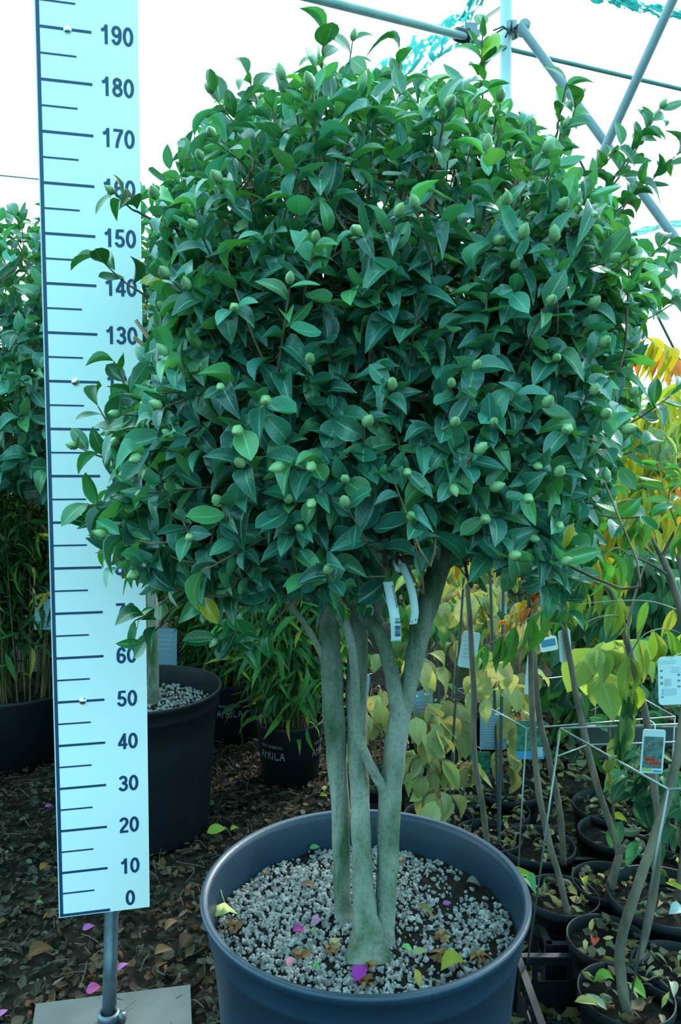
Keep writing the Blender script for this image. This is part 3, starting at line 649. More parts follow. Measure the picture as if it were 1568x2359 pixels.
# flower buds: pointed scaly ovals at the twig tips that face the viewer
def bud_mesh():
    prof = [(0.0008, 0), (0.0035, .001), (0.0058, .005), (0.0062, .009), (0.005, .0135), (0.0026, .017), (0.0003, .0195)]
    m = MB(); k = 10; V = []
    for i, (r, z) in enumerate(prof):
        for j in range(k): a = j*2*math.pi/k+i*.3; rr = r*(1+.10*math.sin(5*a+i)); V.append((rr*math.cos(a), rr*math.sin(a), z))
    m.add(V, [(i*k+j, i*k+(j+1) % k, (i+1)*k+(j+1) % k, (i+1)*k+j) for i in range(len(prof)-1) for j in range(k)])
    me = bpy.data.meshes.new('flower_bud'); me.from_pydata(np.concatenate(m.v).tolist(), [], m.f); me.update()
    me.polygons.foreach_set('use_smooth', [True]*len(me.polygons)); me.materials.append(M['bud']); return me
bm_ = bud_mesh()
def add_bud(p, ax, s, parent):
    o = bpy.data.objects.new('flower_bud', bm_); COL.objects.link(o); o.parent = parent
    o.location = Vector([float(v) for v in (np.asarray(p)-np.array(parent.location))])
    o.rotation_euler = Vector([float(v) for v in ax]).to_track_quat('Z', 'Y').to_euler(); o.scale = (s, s, s)
r_ = (((tips-CC)/CR)**2).sum(1)
cand = np.where((tips[:, 1] < CC[1]-0.12))[0]; cand = cand[np.argsort(-r_[cand]+0.25*rng.random(len(cand)))]
chosen = []
for i in cand:
    q = proj(tips[i])[0]
    if all((q[0]-c[0])**2+(q[1]-c[1])**2 > 52**2 for c in chosen):
        chosen.append(q); add_bud(tips[i]+tdir[i]*.002+[0, -.012, 0], nrm(tdir[i]+[0, -.5, .1]+rng.normal(0, .25, 3)), rng.uniform(.85, 1.2), main)
    if len(chosen) >= 84: break
for (t0, ax) in sprtips[::4]: add_bud(t0, ax, 1.0, main)
def flower(c, s, parent):
    m = []; n = 7; a = np.arange(n)*6.283/n
    d = np.stack([np.cos(a), -0.5*np.ones(n), np.sin(a)], 1); leaves('flower', np.tile(c, (n, 1)), d, np.tile([0, -1, .3], (n, 1))+jitter(n, .2), s, [[.55, .05, .12]]*n, T_OVAL, M['petal'], parent)
flower(P(533, 997, 1.08), .020, main)

# paper tags on the main tree
def ribbon(name, pts, w, wdir, label, mats, parts=None, thick=.0006, curl=0.0):
    root = thing(name, label, 'plant tag', pts[0]); p = smoothline(pts, 8); wd = nrm(wdir); V = []; n = len(p)
    for i in range(n):
        for s in (-.5, .5): V.append(p[i]+wd*s*w)
    m = MB(); m.add(V, [(2*i, 2*i+1, 2*i+3, 2*i+2) for i in range(n-1)])
    o = m.build('strip', mats, root); so = o.modifiers.new('s', 'SOLIDIFY'); so.thickness = thick
    return root, p, wd
dT = 1.08
rt, p, wd = ribbon('paper_label', [P(893, 1340, dT), P(902, 1385, dT), P(910, 1430, dT-.005), P(912, 1477, dT)], .0145, (1, .1, .05), 'narrow white paper strip with a barcode hanging in front of the stems', M['tag'])
m = MB()
for i in range(26):
    t = 1425+i*1.75; h = .0035*rng.uniform(.7, 1.2)
    if rng.random() < .3: continue
    c = P(916, t, dT-.008); m.box(c, (.0075, .0006, .0006*rng.uniform(.6, 2)))
m.build('barcode', M['ink'], rt, False)
co, fs = text_mesh('New paradise', .0062, .0001)
m = MB(); m.add(np.array([P(908+0.0, 1355, dT-.008)+np.array([c[1]+(-c[0])*.14+.0, 0, -c[0]]) for c in co]), fs); 
m = MB()
for i in range(12): m.box(P(904+i*.9, 1350+i*4.3, dT-.0075), (.0022, .0006, .0018*rng.uniform(.7, 1.2)))
m.build('print', M['ink'], rt, False)
rt, p, wd = ribbon('paper_label', [P(925, 1298, dT+.02), P(938, 1330, dT+.02), P(950, 1370, dT+.02), P(955, 1410, dT+.02), P(951, 1438, dT+.02)], .0115, (1, .1, .12), 'curved blank white paper strip hanging right of the barcode strip', M['tag'])
m = MB()
for q in ((948, 1432), (957, 1428)): m.box(P(q[0], q[1], dT+.014), (.0012, .0006, .003))
m.build('hole', M['black'], rt, False)
rt, p, wd = ribbon('paper_label', [P(905, 1295, dT+.01), P(912, 1308, dT+.0), P(922, 1312, dT+.01), P(925, 1302, dT+.02), P(918, 1294, dT+.02)], .009, (.1, .3, 1), 'small white paper loop tied to the twig above the two strips', M['tag'])

# ------------------------------------------------------------------ litter on the big tub's soil
def on_soil(px, py, dz=.012):
    g_ = G(px, py, SOILZ+.01); z = float(soil_z(g_[0], g_[1])); return G(px, py, z+dz)
def fallen(name, px, py, d, s, col, temps, mat, label, cat, where='soil', dz=.012, nn=(0, -.25, 1)):
    c = on_soil(px, py, dz) if where == 'soil' else G(px, py, where)
    root_ = leaves(name, [c-np.array(nrm(np.array(d, float)))*s*.5], [d], [nn], s, [col], temps, mat)
    tag(root_, label, cat); return root_
def shift_origin(o):
    me = o.data; co = np.empty(len(me.vertices)*3); me.vertices.foreach_get('co', co); c = co.reshape(-1, 3).mean(0)
    me.transform(Matrix.Translation(-Vector(c.tolist()))); o.location = Vector(c.tolist())
YEL = (.55, .5, .12)
for nm, px, py, d, s, col, tp_, mt, lb, ct in [
    ('fallen_leaf', 1046, 2222, (.9, .45, .1), .052, (.42, .42, .05), T_CAM[:1], M['dryleaf'], 'curved yellow green leaf lying on the gravel near the front right rim', 'leaf'),
    ('fallen_leaf', 962, 2250, (-.05, 1, .1), .044, (.5, .4, .08), T_LANCE[:1], M['dryleaf'], 'narrow upright yellow leaf against the front rim of the tub', 'leaf'),
    ('fallen_leaf', 966, 2190, (1, .1, .1), .024, (.4, .38, .18), T_OVAL[:1], M['dryleaf'], 'small folded pale tan leaf in front of the right stem', 'leaf'),
    ('fallen_leaf', 724, 1952, (1, .2, .1), .022, (.06, .25, .06), T_CAM[:1], M['camellia'], 'small green leaf at the back of the tub left of the stems', 'leaf'),
    ('fallen_leaf', 612, 2012, (.6, .7, .1), .022, (.28, .14, .07), T_OVAL[1:2], M['dryleaf'], 'small curled brown leaf at the back left of the gravel', 'leaf'),
    ('fallen_leaf', 711, 2040, (1, .1, 0), .026, (.3, .17, .1), T_CAM[1:2], M['dryleaf'], 'flat reddish brown leaf on the gravel left of the stems', 'leaf'),
    ('fallen_leaf', 723, 2146, (1, .1, 0), .014, (.5, .42, .2), T_CAM[1:2], M['dryleaf'], 'tiny pale leaf on the gravel between two pink petals and the stems', 'leaf'),
    ('fallen_leaf', 772, 2166, (.3, .9, 0), .018, (.5, .45, .12), T_OVAL[:1], M['dryleaf'], 'tiny yellow leaf fragment just left of the trunk foot', 'leaf'),
    ('fallen_leaf', 938, 2185, (1, -.4, 0), .018, (.1, .36, .08), T_CAM[:1], M['camellia'], 'tiny fresh green leaf just right of the trunk foot', 'leaf'),
    ('fallen_leaf', 728, 2228, (1, -.4, 0), .014, (.06, .25, .05), T_CAM[:1], M['camellia'], 'tiny dark green leaf near the front of the gravel', 'leaf'),
    ('fallen_leaf', 980, 2098, (1, -1, 0), .040, (.36, .26, .09), T_LANCE[:1], M['dryleaf'], 'slender tan curled leaf behind the trunk on the right', 'leaf'),
    ('fallen_leaf', 1090, 2034, (1, -.4, .1), .028, (.2, .2, .17), T_OVAL[:1], M['dryleaf'], 'grey withered leaf on the dark soil at the right back', 'leaf'),
    ('fallen_petal', 688, 2143, (1, .3, 0), .022, (.6, .06, .35), T_OVAL[:1], M['petal'], 'bright magenta petal on the gravel left of the trunk foot', 'petal'),
    ('fallen_petal', 731, 2122, (.5, .9, .2), .026, (.65, .33, .55), T_OVAL[:1], M['petal'], 'pale lilac petal beside the trunk foot', 'petal'),
    ('fallen_petal', 668, 2214, (.2, 1, .2), .023, (.65, .22, .32), T_OVAL[:1], M['petal'], 'pale pink petal at the front left of the gravel', 'petal'),
    ('fallen_petal', 829, 2240, (.5, .9, .3), .036, (.5, .05, .45), T_OVAL[:1], M['petal'], 'largest magenta petal close to the front rim', 'petal'),
    ('fallen_petal', 1029, 2080, (1, .3, 0), .017, (.4, .12, .4), T_OVAL[:1], M['petal'], 'small purple petal on the dark soil at right', 'petal')]:
    o = fallen(nm, px, py, d, s, col, tp_, mt, lb, ct); shift_origin(o)
# ginkgo-like fan leaf
gk = thing('fan_leaf', 'pale yellow fan shaped leaf with a thin stalk on the left of the gravel', 'leaf', on_soil(522, 2093))
m = MB(); a = np.linspace(-.9, .9, 13); c0 = np.array(on_soil(517, 2078, .022)); V = [c0]
for t in a: r = .032*(1+.07*math.sin(t*9)); V.append(c0+np.array([math.sin(t)*r*1.0, -math.cos(t)*r*.9, -.006+.004*math.sin(t*5)]))
m.add(V, [(0, i, i+1) for i in range(1, 13)]); o = m.build('blade', simple('fan_leaf_yellow', (.5, .5, .17), .7), gk); o.modifiers.new('s', 'SOLIDIFY').thickness = .0006
m = MB(); m.tube([c0, c0+[-.006, .012, .004], c0+[-.012, .028, .010]], .0009, 5); m.build('stalk', M['lime'], gk)
def withered(px, py, s, label, where='soil'):
    c = on_soil(px, py, .008) if where == 'soil' else G(px, py, where)
    n = 6; a = np.arange(n)*6.283/n+rng.random(n)*.7; d = np.stack([np.cos(a), np.sin(a), .35*np.ones(n)], 1)
    o = leaves('withered_flower', np.tile(c, (n, 1)), d, np.tile([0, 0, 1.], (n, 1))+jitter(n, .5), s*rng.uniform(.8, 1.2, n), tints(n, [(.36, .2, .07), (.26, .13, .05)], .2), T_OVAL[1:2], M['dryleaf'])
    tag(o, label, 'flower'); shift_origin(o)
for px, py, s, lb in [(535, 2138, .020, 'withered brown flower at the left edge of the gravel'), (693, 2202, .018, 'withered tan flower between the pink petals at front left'), (762, 2190, .015, 'dark withered flower just left of the trunk foot in front'),
                      (853, 2226, .013, 'small withered flower touching the big magenta petal'), (845, 2265, .018, 'withered flower against the front rim below the magenta petal'), (1016, 2160, .018, 'withered golden flower right of the trunk foot'),
                      (1020, 2205, .020, 'withered brown flower left of the yellow green leaf'), (1102, 2207, .018, 'withered flower at the right front rim beside the yellow green leaf'), (925, 1985, .010, 'tiny withered flower at the back right of the stems')]:
    withered(px, py, s, lb)
# on the ground
for nm, px, py, d, s, col, mt, lb, ct in [
    ('fallen_petal', 203, 2136, (1, .2, .3), .032, (.6, .15, .5), M['petal'], 'pink petal on the mulch just left of the steel post', 'petal'),
    ('fallen_petal', 281, 2226, (.8, .6, .4), .034, (.65, .2, .55), M['petal'], 'pink petal on the mulch just right of the steel post', 'petal'),
    ('fallen_petal', 214, 2277, (1, 0, .3), .036, (.6, .1, .3), M['petal'], 'magenta petal on the mulch above the grey base slab', 'petal'),
    ('fallen_petal', 112, 1856, (1, 0, .2), .030, (.5, .1, .4), M['petal'], 'distant purple petal on the mulch left of the board', 'petal'),
    ('fallen_petal', 3, 2335, (.6, .6, .2), .030, (.6, .2, .5), M['petal'], 'pink petal at the bottom left edge of the frame', 'petal'),
    ('fallen_leaf', 498, 1912, (1, .2, .2), .065, (.32, .48, .06), M['dryleaf'], 'lime green leaf on the mulch behind the navy tub', 'leaf'),
    ('fallen_leaf', 540, 1908, (.8, .5, .3), .035, (.35, .42, .06), M['dryleaf'], 'small yellow green leaf right of the lime one behind the tub', 'leaf'),
    ('fallen_leaf', 92, 2078, (1, .1, 0), .02, (.08, .35, .12), M['dryleaf'], 'tiny green leaf on the mulch left of the board bottom', 'leaf'),
    ('fallen_leaf', 102, 1995, (.4, .8, .3), .035, (.3, .17, .04), M['dryleaf'], 'tan upright leaf on the mulch left of the board', 'leaf'),
    ('fallen_leaf', 748, 1815, (.2, .9, .3), .03, (.45, .42, .06), M['dryleaf'], 'round yellow leaf on the ground just left of the stems', 'leaf'),
    ('fallen_leaf', 745, 1832, (1, .1, .1), .03, (.4, .36, .06), M['dryleaf'], 'second yellow leaf on the ground below the round one', 'leaf'),
    ('fallen_leaf', 395, 2130, (.6, .8, .2), .05, (.4, .2, .1), M['dryleaf'], 'upright rust coloured leaf between the post and the tub', 'leaf'),
    ('fallen_leaf', 375, 2190, (1, .2, .3), .045, (.35, .18, .08), M['dryleaf'], 'curled coppery leaf below the rust one left of the tub', 'leaf'),
    ('fallen_leaf', 430, 2165, (.3, .9, .2), .06, (.1, .05, .03), M['dryleaf'], 'broad dark brown leaf touching the shadow of the tub', 'leaf'),
    ('fallen_leaf', 92, 2190, (.9, .5, .2), .06, (.18, .08, .03), M['dryleaf'], 'broad reddish brown leaf at lower left of the mulch', 'leaf')]:
    o = fallen(nm, px, py, d, s, col, T_OVAL[:2], mt, lb, ct, where=.03, nn=(0, -.5, 1)); shift_origin(o)

# ------------------------------------------------------------------ back camellia behind the board
BC = np.array([-0.70, 2.60, 0]); 
back = thing('potted_camellia', 'second large camellia in a black tub half hidden behind the measuring board', 'potted tree', BC)
BH = .50
bigpot('pot', BC, .285, BH, M['potblack'], back)
soil_disc(BC, .285*.93, BH-.075, back, heap=.01)
x_, y_ = gravel(1300, BC, .285*.9, BH-.07, 0, 0, False)
g = stones('gravel', np.stack([x_, y_, soil_z(x_, y_, BH-.075, .006, .01, BC, .265)+.002], 1), rng.uniform(.004, .008, len(x_)), M['pumice'], back); tag(g, kind='stuff')
def wline(rows): return np.array(rows, float)
a = P(352, 1640, 2.6); 
stem('trunk', None, M['bark'], back, 12, .04, 6, extra=wline([[*P(354, 1660, 2.62), .022], [*P(352, 1520, 2.6), .02], [*P(345, 1300, 2.6), .019], [*P(300, 1100, 2.65), .017], [*P(200, 850, 2.7), .012], [*P(120, 650, 2.7), .008]]))
stem('trunk', None, M['bark'], back, 12, .04, 6, extra=wline([[*P(300, 1650, 2.65), .022], [*P(280, 1450, 2.7), .02], [*P(180, 1200, 2.7), .017], [*P(60, 950, 2.7), .012], [*P(0, 700, 2.7), .008]]))
OUTB = np.array([(-400, 520), (-150, 430), (60, 480), (110, 470), (200, 420), (300, 400), (420, 420), (560, 600), (600, 900), (560, 1200), (420, 1340), (250, 1250), (90, 1160), (60, 1120), (0, 1130), (-200, 1150), (-420, 1000)], float)
camellia_crown(back, np.array([-0.98, 2.72, 1.62]), np.array([.80, .5, .62]), OUTB, 1150, 1900, .066, np.array([-.75, 2.65, 1.2]))

# ------------------------------------------------------------------ bamboo pots
def wrap_text(s, size, WT, HT, c, r, ang, z, parent, name, bold=.001, taper=0):
    co, fs = text_mesh(s, size, bold, 1.0); m = MB()
    w_ = co[:, 0].max()-co[:, 0].min(); h_ = co[:, 1].max()-co[:, 1].min(); co[:, 0] *= WT/w_; co[:, 1] *= HT/h_
    V = [(c[0]+(r+.0012-taper*(z+q[1]))*math.cos(ang+q[0]/r), c[1]+(r+.0012-taper*(z+q[1]))*math.sin(ang+q[0]/r), z+q[1]) for q in co]
    m.add(V, fs); m.build(name, M['print'], parent, False)
def bamboo(px, py, d, R, H, label, ncane, top, nleaf, text=None, lean=.12, dark=1.0, zlo=.55, ll=.10):
    base = P(px, py, d); c = np.array([base[0], base[1], 0])
    root = thing('potted_bamboo', label, 'potted bamboo', c, 'potted bamboos at the back')
    m = MB(); m.lathe([(R*.84, 0), (R*.86, 0), (R*.985, H-.02), (R, H-.012), (R*1.005, H), (R*.97, H), (R*.93, H-.05)], c, 48, True); m.build('pot', M['potblack'], root)
    soil_disc(c, R*.95, H-.035, root, amp=.01, k=32, rings=6)
    if text:
        for ang in text: 
            wrap_text('AFRICA', .062, .118, .040, c, R*.93, ang, H*.54, root, 'print', bold=.0005, taper=-.0)
            wrap_text('NEW BAMBOO', .026, .10, .012, c, R*.955, ang, H*.54+.034, root, 'print', bold=.0003)
    cm = MB(); ends = []
    for i in range(ncane):
        a = rng.random()*6.28; r = R*.88*math.sqrt(rng.random()); p0 = c+[r*math.cos(a), r*math.sin(a), H-.05]
        h = top*rng.uniform(.55, 1.0); tipp = p0+np.array([math.cos(a)*lean*h*rng.uniform(.2, 1.6), math.sin(a)*lean*h, h])+[rng.normal(0, .03), rng.normal(0, .03), 0]
        mid = (p0+tipp)/2+np.array([rng.normal(0, .015), rng.normal(0, .015), .03]); L = smoothline([p0, mid, tipp], 4)
        cm.tube(L, np.linspace(.0032, .0012, len(L)), 5, cap=False); ends.append(L)
    o = cm.build('canes', M['cane'], root); tag(o, kind='stuff')
    E = np.array(ends); n = nleaf; ci = rng.integers(0, ncane, n); tt = np.clip(rng.beta(1.7, 1.3, n), 0, .999); k = (tt*(E.shape[1]-1)).astype(int); fr = (tt*(E.shape[1]-1)-k)[:, None]
    p = E[ci, k]*(1-fr)+E[ci, k+1]*fr; keep = p[:, 2] > zlo*.8+rng.random(n)*.3; p = p[keep]; n = len(p)
    # leaves sit in small fans on short side twigs
    p = p+jitter(n, .05)
    dd = rng.standard_normal((n, 3))*[1, 1, .4]+[0, -.15, -.75]
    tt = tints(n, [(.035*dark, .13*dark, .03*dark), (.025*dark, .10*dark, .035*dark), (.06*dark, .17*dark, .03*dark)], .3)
    yl = rng.random(n) < .06; tt[yl] = (.28, .26, .04)
    leaves('foliage', p, dd, np.tile([0, -.4, 1.], (n, 1))+jitter(n, .5), rng.uniform(.7, 1.3, n)*ll, tt, T_BAMB, M['bamboo'], root)
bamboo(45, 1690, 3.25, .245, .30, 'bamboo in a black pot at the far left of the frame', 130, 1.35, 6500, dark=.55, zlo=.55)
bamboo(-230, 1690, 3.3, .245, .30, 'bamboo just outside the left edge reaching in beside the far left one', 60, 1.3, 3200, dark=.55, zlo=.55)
bamboo(535, 1690, 3.5, .165, .27, 'bamboo in a printed black pot just right of the black tub', 80, 1.05, 3200, text=[-1.5], dark=.9, zlo=.30, ll=.125)
bamboo(668, 1740, 3.02, .135, .24, 'nearest bamboo in a printed black pot left of the camellia stems', 70, 1.0, 2200, text=[-2.13, -.28], dark=1.1, zlo=.30, ll=.12)
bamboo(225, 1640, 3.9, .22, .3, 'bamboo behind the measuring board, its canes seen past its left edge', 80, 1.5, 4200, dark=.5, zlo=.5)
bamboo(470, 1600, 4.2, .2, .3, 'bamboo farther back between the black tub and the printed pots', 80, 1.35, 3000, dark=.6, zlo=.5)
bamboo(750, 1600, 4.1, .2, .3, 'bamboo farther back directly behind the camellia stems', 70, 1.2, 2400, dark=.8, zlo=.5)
# a fan of leaves over the near pot
def card(name, c, w, h, label, mat=None, tilt=0.0, yaw=0.0, lean=0.0, rnd=.15, cat='plant tag', hook=None):
    """a thin printed card with rounded corners, hung on a loop"""
    root = thing(name, label, cat, c)
    R = np.array(Matrix.Rotation(yaw, 3, 'Z') @ Matrix.Rotation(lean, 3, 'X') @ Matrix.Rotation(tilt, 3, 'Y'))
    pts = []; r = min(w, h)*rnd
    for sx, sz, a0 in ((1, 1, 0), (-1, 1, 90), (-1, -1, 180), (1, -1, 270)):
        for k in range(5):
            t = math.radians(a0+k*22.5); pts.append((sx*(w/2-r)+r*math.cos(t), sz*(h/2-r)+r*math.sin(t)))
    n = len(pts); V = [(x, -.0006, z) for x, z in pts]+[(x, .0006, z) for x, z in pts]
    f = [tuple(range(n))[::-1], tuple(range(n, 2*n))]+[(i, (i+1) % n, n+(i+1) % n, n+i) for i in range(n)]
    m = MB(); m.add(np.array(V)@R.T+c, f); m.build('card', mat or M['tag'], root, False)
    def on(u, v, ww, hh, mt, nm='print', par=root):
        q = MB(); q.box((0, 0, 0), (ww*w, .0006, hh*h)); vv = np.concatenate(q.v)+[(u-.5)*w, -.0010, (v-.5)*h]
        q2 = MB(); q2.add(vv@R.T+c, q.f); return q2
    lay = [0]
    def multi(rects, mt, nm='print'):
        q = MB(); lay[0] += 1
        for (u, v, ww, hh) in rects:
            t = MB(); t.box((0, 0, 0), (ww*w, .0006, hh*h)); q.add((np.concatenate(t.v)+[(u-.5)*w, -.0009-.0004*lay[0], (v-.5)*h])@R.T+c, t.f)
        q.build(nm, mt, root, False)
    top = (np.array([0, 0, h/2-.002])@R.T)+c
    if hook is not None:
        m = MB(); m.tube(smoothline([top, (top+hook)/2+[.004, -.004, .004], hook], 4), .0010, 5); m.build('tie', M['white'], root)
    return root, multi
def lines(n, u0=.5, w=.7, v0=.8, dv=.08, h=.018): return [(u0, v0-i*dv, w*rng.uniform(.7, 1), h) for i in range(n)]
c, mu = card('sign_card', P(104, 1415, 3.05), .085, .125, 'pale sign card standing among the bamboo just left of the board', M['tagblue'], lean=-.1, rnd=.03, cat='sign'); mu(lines(6, .5, .8, .85, .1, .012), M['tagfaint']); mu([(.7, .12, .08, .03)], M['black'], 'hole')
c, mu = card('sign_card', P(376, 1500, 3.3), .12, .2, 'pale grey card behind the black tub between the bamboos', M['tagblue'], lean=-.1, rnd=.05, cat='sign'); mu(lines(4, .5, .7, .85, .1, .012), M['tagfaint'])

# ------------------------------------------------------------------ right side: small pots, crates, frames
LIT = [(.3, .28, .14), (.14, .12, .07), (.2, .22, .12), (.38, .33, .1), (.10, .07, .04)]
def smallpot(c, R, H, parent, nlit=38, mat=None, lit=LIT):
    m = MB(); m.lathe([(R*.78, 0), (R*.80, 0), (R*.955, H-.022), (R*.99, H-.022), (R, H-.018), (R, H-.002), (R*.985, H), (R*.96, H-.002), (R*.93, H-.04), (R*.9, H*.5)], c, 40, True); m.build('pot', mat or M['potblack'], parent)
    soil_disc(c, R*.93, H-.022, parent, amp=.004, k=28, rings=6)
    if nlit:
        r = R*.85*np.sqrt(rng.random(nlit)); a = rng.random(nlit)*6.28; p = np.stack([c[0]+r*np.cos(a), c[1]+r*np.sin(a), np.full(nlit, c[2]+H-.012)+rng.random(nlit)*.012], 1)
        a = rng.random(nlit)*6.28; d = np.stack([np.cos(a), np.sin(a), rng.normal(0, .15, nlit)], 1)
        o = leaves('leaf_litter', p-d*.015, d, np.tile([0, 0, 1.], (nlit, 1))+jitter(nlit, .35), rng.uniform(.02, .045, nlit), tints(nlit, lit, .3), T_LITTER+T_LANCE[:1], M['dryleaf'], parent); tag(o, kind='stuff')
def potat(px, py, H, R, label, cat='potted sapling', name='potted_sapling', group=None, nlit=40):
    """px,py is the centre of the soil as seen; returns root and centre"""
    g_ = G(px, py, H-.02); c = np.array([g_[0], g_[1], 0.012]); root = thing(name, label, cat, c, group); smallpot(c, R, H, root, nlit); return root, c
def frond(parent, pts, npair, llen, cols, droop=1.0, temps=T_LANCE, name='frond', r=.0016, spread=.35, upn=(0, -.5, .6)):
    """pinnate leaf: arching rachis with paired hanging leaflets"""
    L = smoothline(pts, 8); m = MB(); m.tube(L, np.linspace(r*1.3, r*.5, len(L)), 5, cap=False)
    o = m.build(name, M['paletwig'], parent)
    T = nrm(np.gradient(L, axis=0)); pos, d, nn, sz, tt = [], [], [], [], []
    for i in range(npair):
        t = .12+.86*i/(npair-1); k = int(t*(len(L)-1)); ax = T[k]; side = nrm(np.cross(ax, [0, 0, 1.]))
        for s in (-1, 1):
            pos.append(L[k]); d.append(nrm(side*s*spread*rng.uniform(.7, 1.3)+np.array([0, 0, -1.0])*droop+ax*.35+rng.normal(0, .1, 3)))
            nn.append(np.array(upn)+side*s*.5+rng.normal(0, .25, 3)); sz.append(llen*(.75+.35*math.sin(math.pi*t))*rng.uniform(.85, 1.15))
    leaves('leaflets', pos, d, nn, sz, tints(len(pos), cols, .15), temps, M['softleaf'], o if False else parent)
ORG = [(.75, .18, .02), (.8, .34, .03), (.7, .42, .04)]; YLW = [(.72, .58, .03), (.66, .60, .05), (.75, .5, .03)]; YG = [(.35, .5, .05), (.28, .45, .06), (.45, .52, .06)]; GR = [(.10, .32, .05), (.14, .38, .06), (.08, .28, .06)]
OLV = [(.35, .38, .05), (.5, .45, .04), (.28, .36, .06)]

# sapling 1: thin stem left, orange frond at its top
s1, c1 = potat(1125, 1945, .17, .10, 'leftmost sapling beside the big tub, red and orange leaflets on top')
stem('stem', [(1122, 1950, 15, 2.05), (1113, 1870, 15, 2.02), (1092, 1740, 14, 1.98), (1091, 1600, 14, 1.96), (1083, 1440, 12, 1.95), (1076, 1340, 11, 1.95), (1078, 1250, 9, 1.98)], M['sumacbark'], s1, 10, .05)
frond(s1, [P(1078, 1270, 1.98), P(1070, 1262, 1.9), P(1055, 1275, 1.85), P(1040, 1300, 1.82)], 5, .08, ORG+YLW)
frond(s1, [P(1078, 1260, 1.98), P(1120, 1245, 1.95), P(1170, 1262, 1.9), P(1215, 1290, 1.9)], 8, .08, YLW+ORG)
frond(s1, [P(1078, 1255, 1.98), P(1110, 1210, 2.05), P(1180, 1210, 2.1), P(1240, 1250, 2.1)], 8, .08, YLW+OLV)
# sapling 2 (two stems crossing)
s2, c2 = potat(1292, 2086, .17, .095, 'sapling in the pot at the crate corner, with one green and orange frond')
stem('stem', [(1308, 2110, 16, 1.80), (1290, 2030, 15, 1.82), (1262, 1930, 15, 1.84), (1237, 1800, 15, 1.85), (1225, 1640, 14, 1.86), (1222, 1500, 12, 1.85), (1218, 1380, 10, 1.83), (1225, 1290, 8, 1.8)], M['sumacbark'], s2, 10, .05)
frond(s2, [P(1222, 1400, 1.83), P(1300, 1350, 1.72), P(1290, 1375, 1.66), P(1240, 1410, 1.62), P(1170, 1455, 1.6), P(1115, 1490, 1.6)], 9, .085, GR, droop=1.1, spread=.2)
frond(s2, [P(1290, 1340, 1.86), P(1250, 1375, 1.84), P(1200, 1410, 1.84), P(1160, 1440, 1.84)], 10, .055, ORG, droop=.2, spread=.9)
frond(s2, [P(1225, 1300, 1.82), P(1260, 1265, 1.85), P(1320, 1275, 1.9), P(1360, 1310, 1.9)], 8, .08, YG+YLW)
s3, c3 = potat(1235, 1965, .17, .11, 'sapling with a grey brown stem in a pot heaped with yellow leaves', nlit=40)
stem('stem', [(1297, 1990, 15, 2.02), (1290, 1880, 15, 2.0), (1262, 1740, 15, 1.98), (1240, 1640, 14, 1.97), (1230, 1500, 12, 1.97), (1228, 1400, 10, 2.0), (1240, 1300, 9, 2.0)], M['sumacbark'], s3, 10, .05)
frond(s3, [P(1240, 1310, 2.0), P(1270, 1240, 2.0), P(1330, 1230, 2.0), P(1400, 1290, 2.0)], 9, .085, YLW)
# sapling 4
s4, c4 = potat(1405, 2055, .17, .10, 'sapling with a slanting stem and cut stub at its foot, pot in the second row')
stem('stem', [(1405, 2050, 20, 1.88), (1420, 1990, 20, 1.88), (1424, 1962, 17, 1.88), (1402, 1890, 16, 1.9), (1372, 1800, 16, 1.92), (1345, 1690, 16, 1.94), (1318, 1550, 14, 1.95), (1298, 1430, 12, 1.95), (1290, 1330, 10, 1.95)], M['sumacbark'], s4, 10, .05)
stem('stub', [(1422, 1965, 16, 1.88), (1432, 1955, 14, 1.87), (1439, 1948, 12, 1.865)], M['sumacbark'], s4, 8)
frond(s4, [P(1292, 1380, 1.95), P(1340, 1340, 1.9), P(1400, 1350, 1.85), P(1440, 1400, 1.85)], 7, .08, YG)
frond(s4, [P(1290, 1340, 1.95), P(1320, 1290, 1.95), P(1380, 1290, 1.9), P(1430, 1330, 1.9)], 8, .08, YLW+YG)
# sapling 5
s5, c5 = potat(1400, 2190, .17, .095, 'sapling rising beside the pot with the red leaf, hanging green leaves on it')
stem('stem', [(1462, 2240, 17, 1.62), (1490, 2140, 16, 1.63), (1510, 2030, 16, 1.64), (1514, 1900, 16, 1.65), (1503, 1780, 16, 1.66), (1487, 1650, 16, 1.68), (1452, 1510, 15, 1.7), (1425, 1420, 13, 1.7), (1405, 1362, 11, 1.7), (1370, 1340, 6, 1.72)], M['sumacbark'], s5, 10, .05)
stem('branch', [(1448, 1490, 9, 1.7), (1446, 1440, 8, 1.72), (1462, 1370, 6, 1.75), (1485, 1300, 4, 1.78)], M['sumacbark'], s5, 7)
frond(s5, [P(1446, 1450, 1.7), P(1425, 1420, 1.66), P(1385, 1420, 1.62), P(1345, 1435, 1.6)], 2, .03, YG)
frond(s5, [P(1568, 1408, 1.7), P(1500, 1386, 1.7), P(1420, 1384, 1.68), P(1330, 1392, 1.66)], 4, .078, YG, droop=1.2, spread=.12)
frond(s5, [P(1440, 1590, 1.62), P(1447, 1520, 1.58), P(1480, 1465, 1.56), P(1530, 1448, 1.58), P(1575, 1462, 1.6)], 6, .09, YG, droop=1.4, spread=.15)
frond(s5, [P(1447, 1530, 1.6), P(1440, 1590, 1.6), P(1428, 1650, 1.6), P(1424, 1700, 1.6)], 5, .095, [(.09, .19, .08), (.14, .24, .07)], droop=2.5, spread=.10)
# curled dry leaflets hanging from the wire
frond(s5, [P(1420, 1742, 1.5), P(1405, 1745, 1.5), P(1400, 1775, 1.5), P(1405, 1800, 1.5)], 4, .035, [(.25, .28, .06)], droop=2, spread=.2)
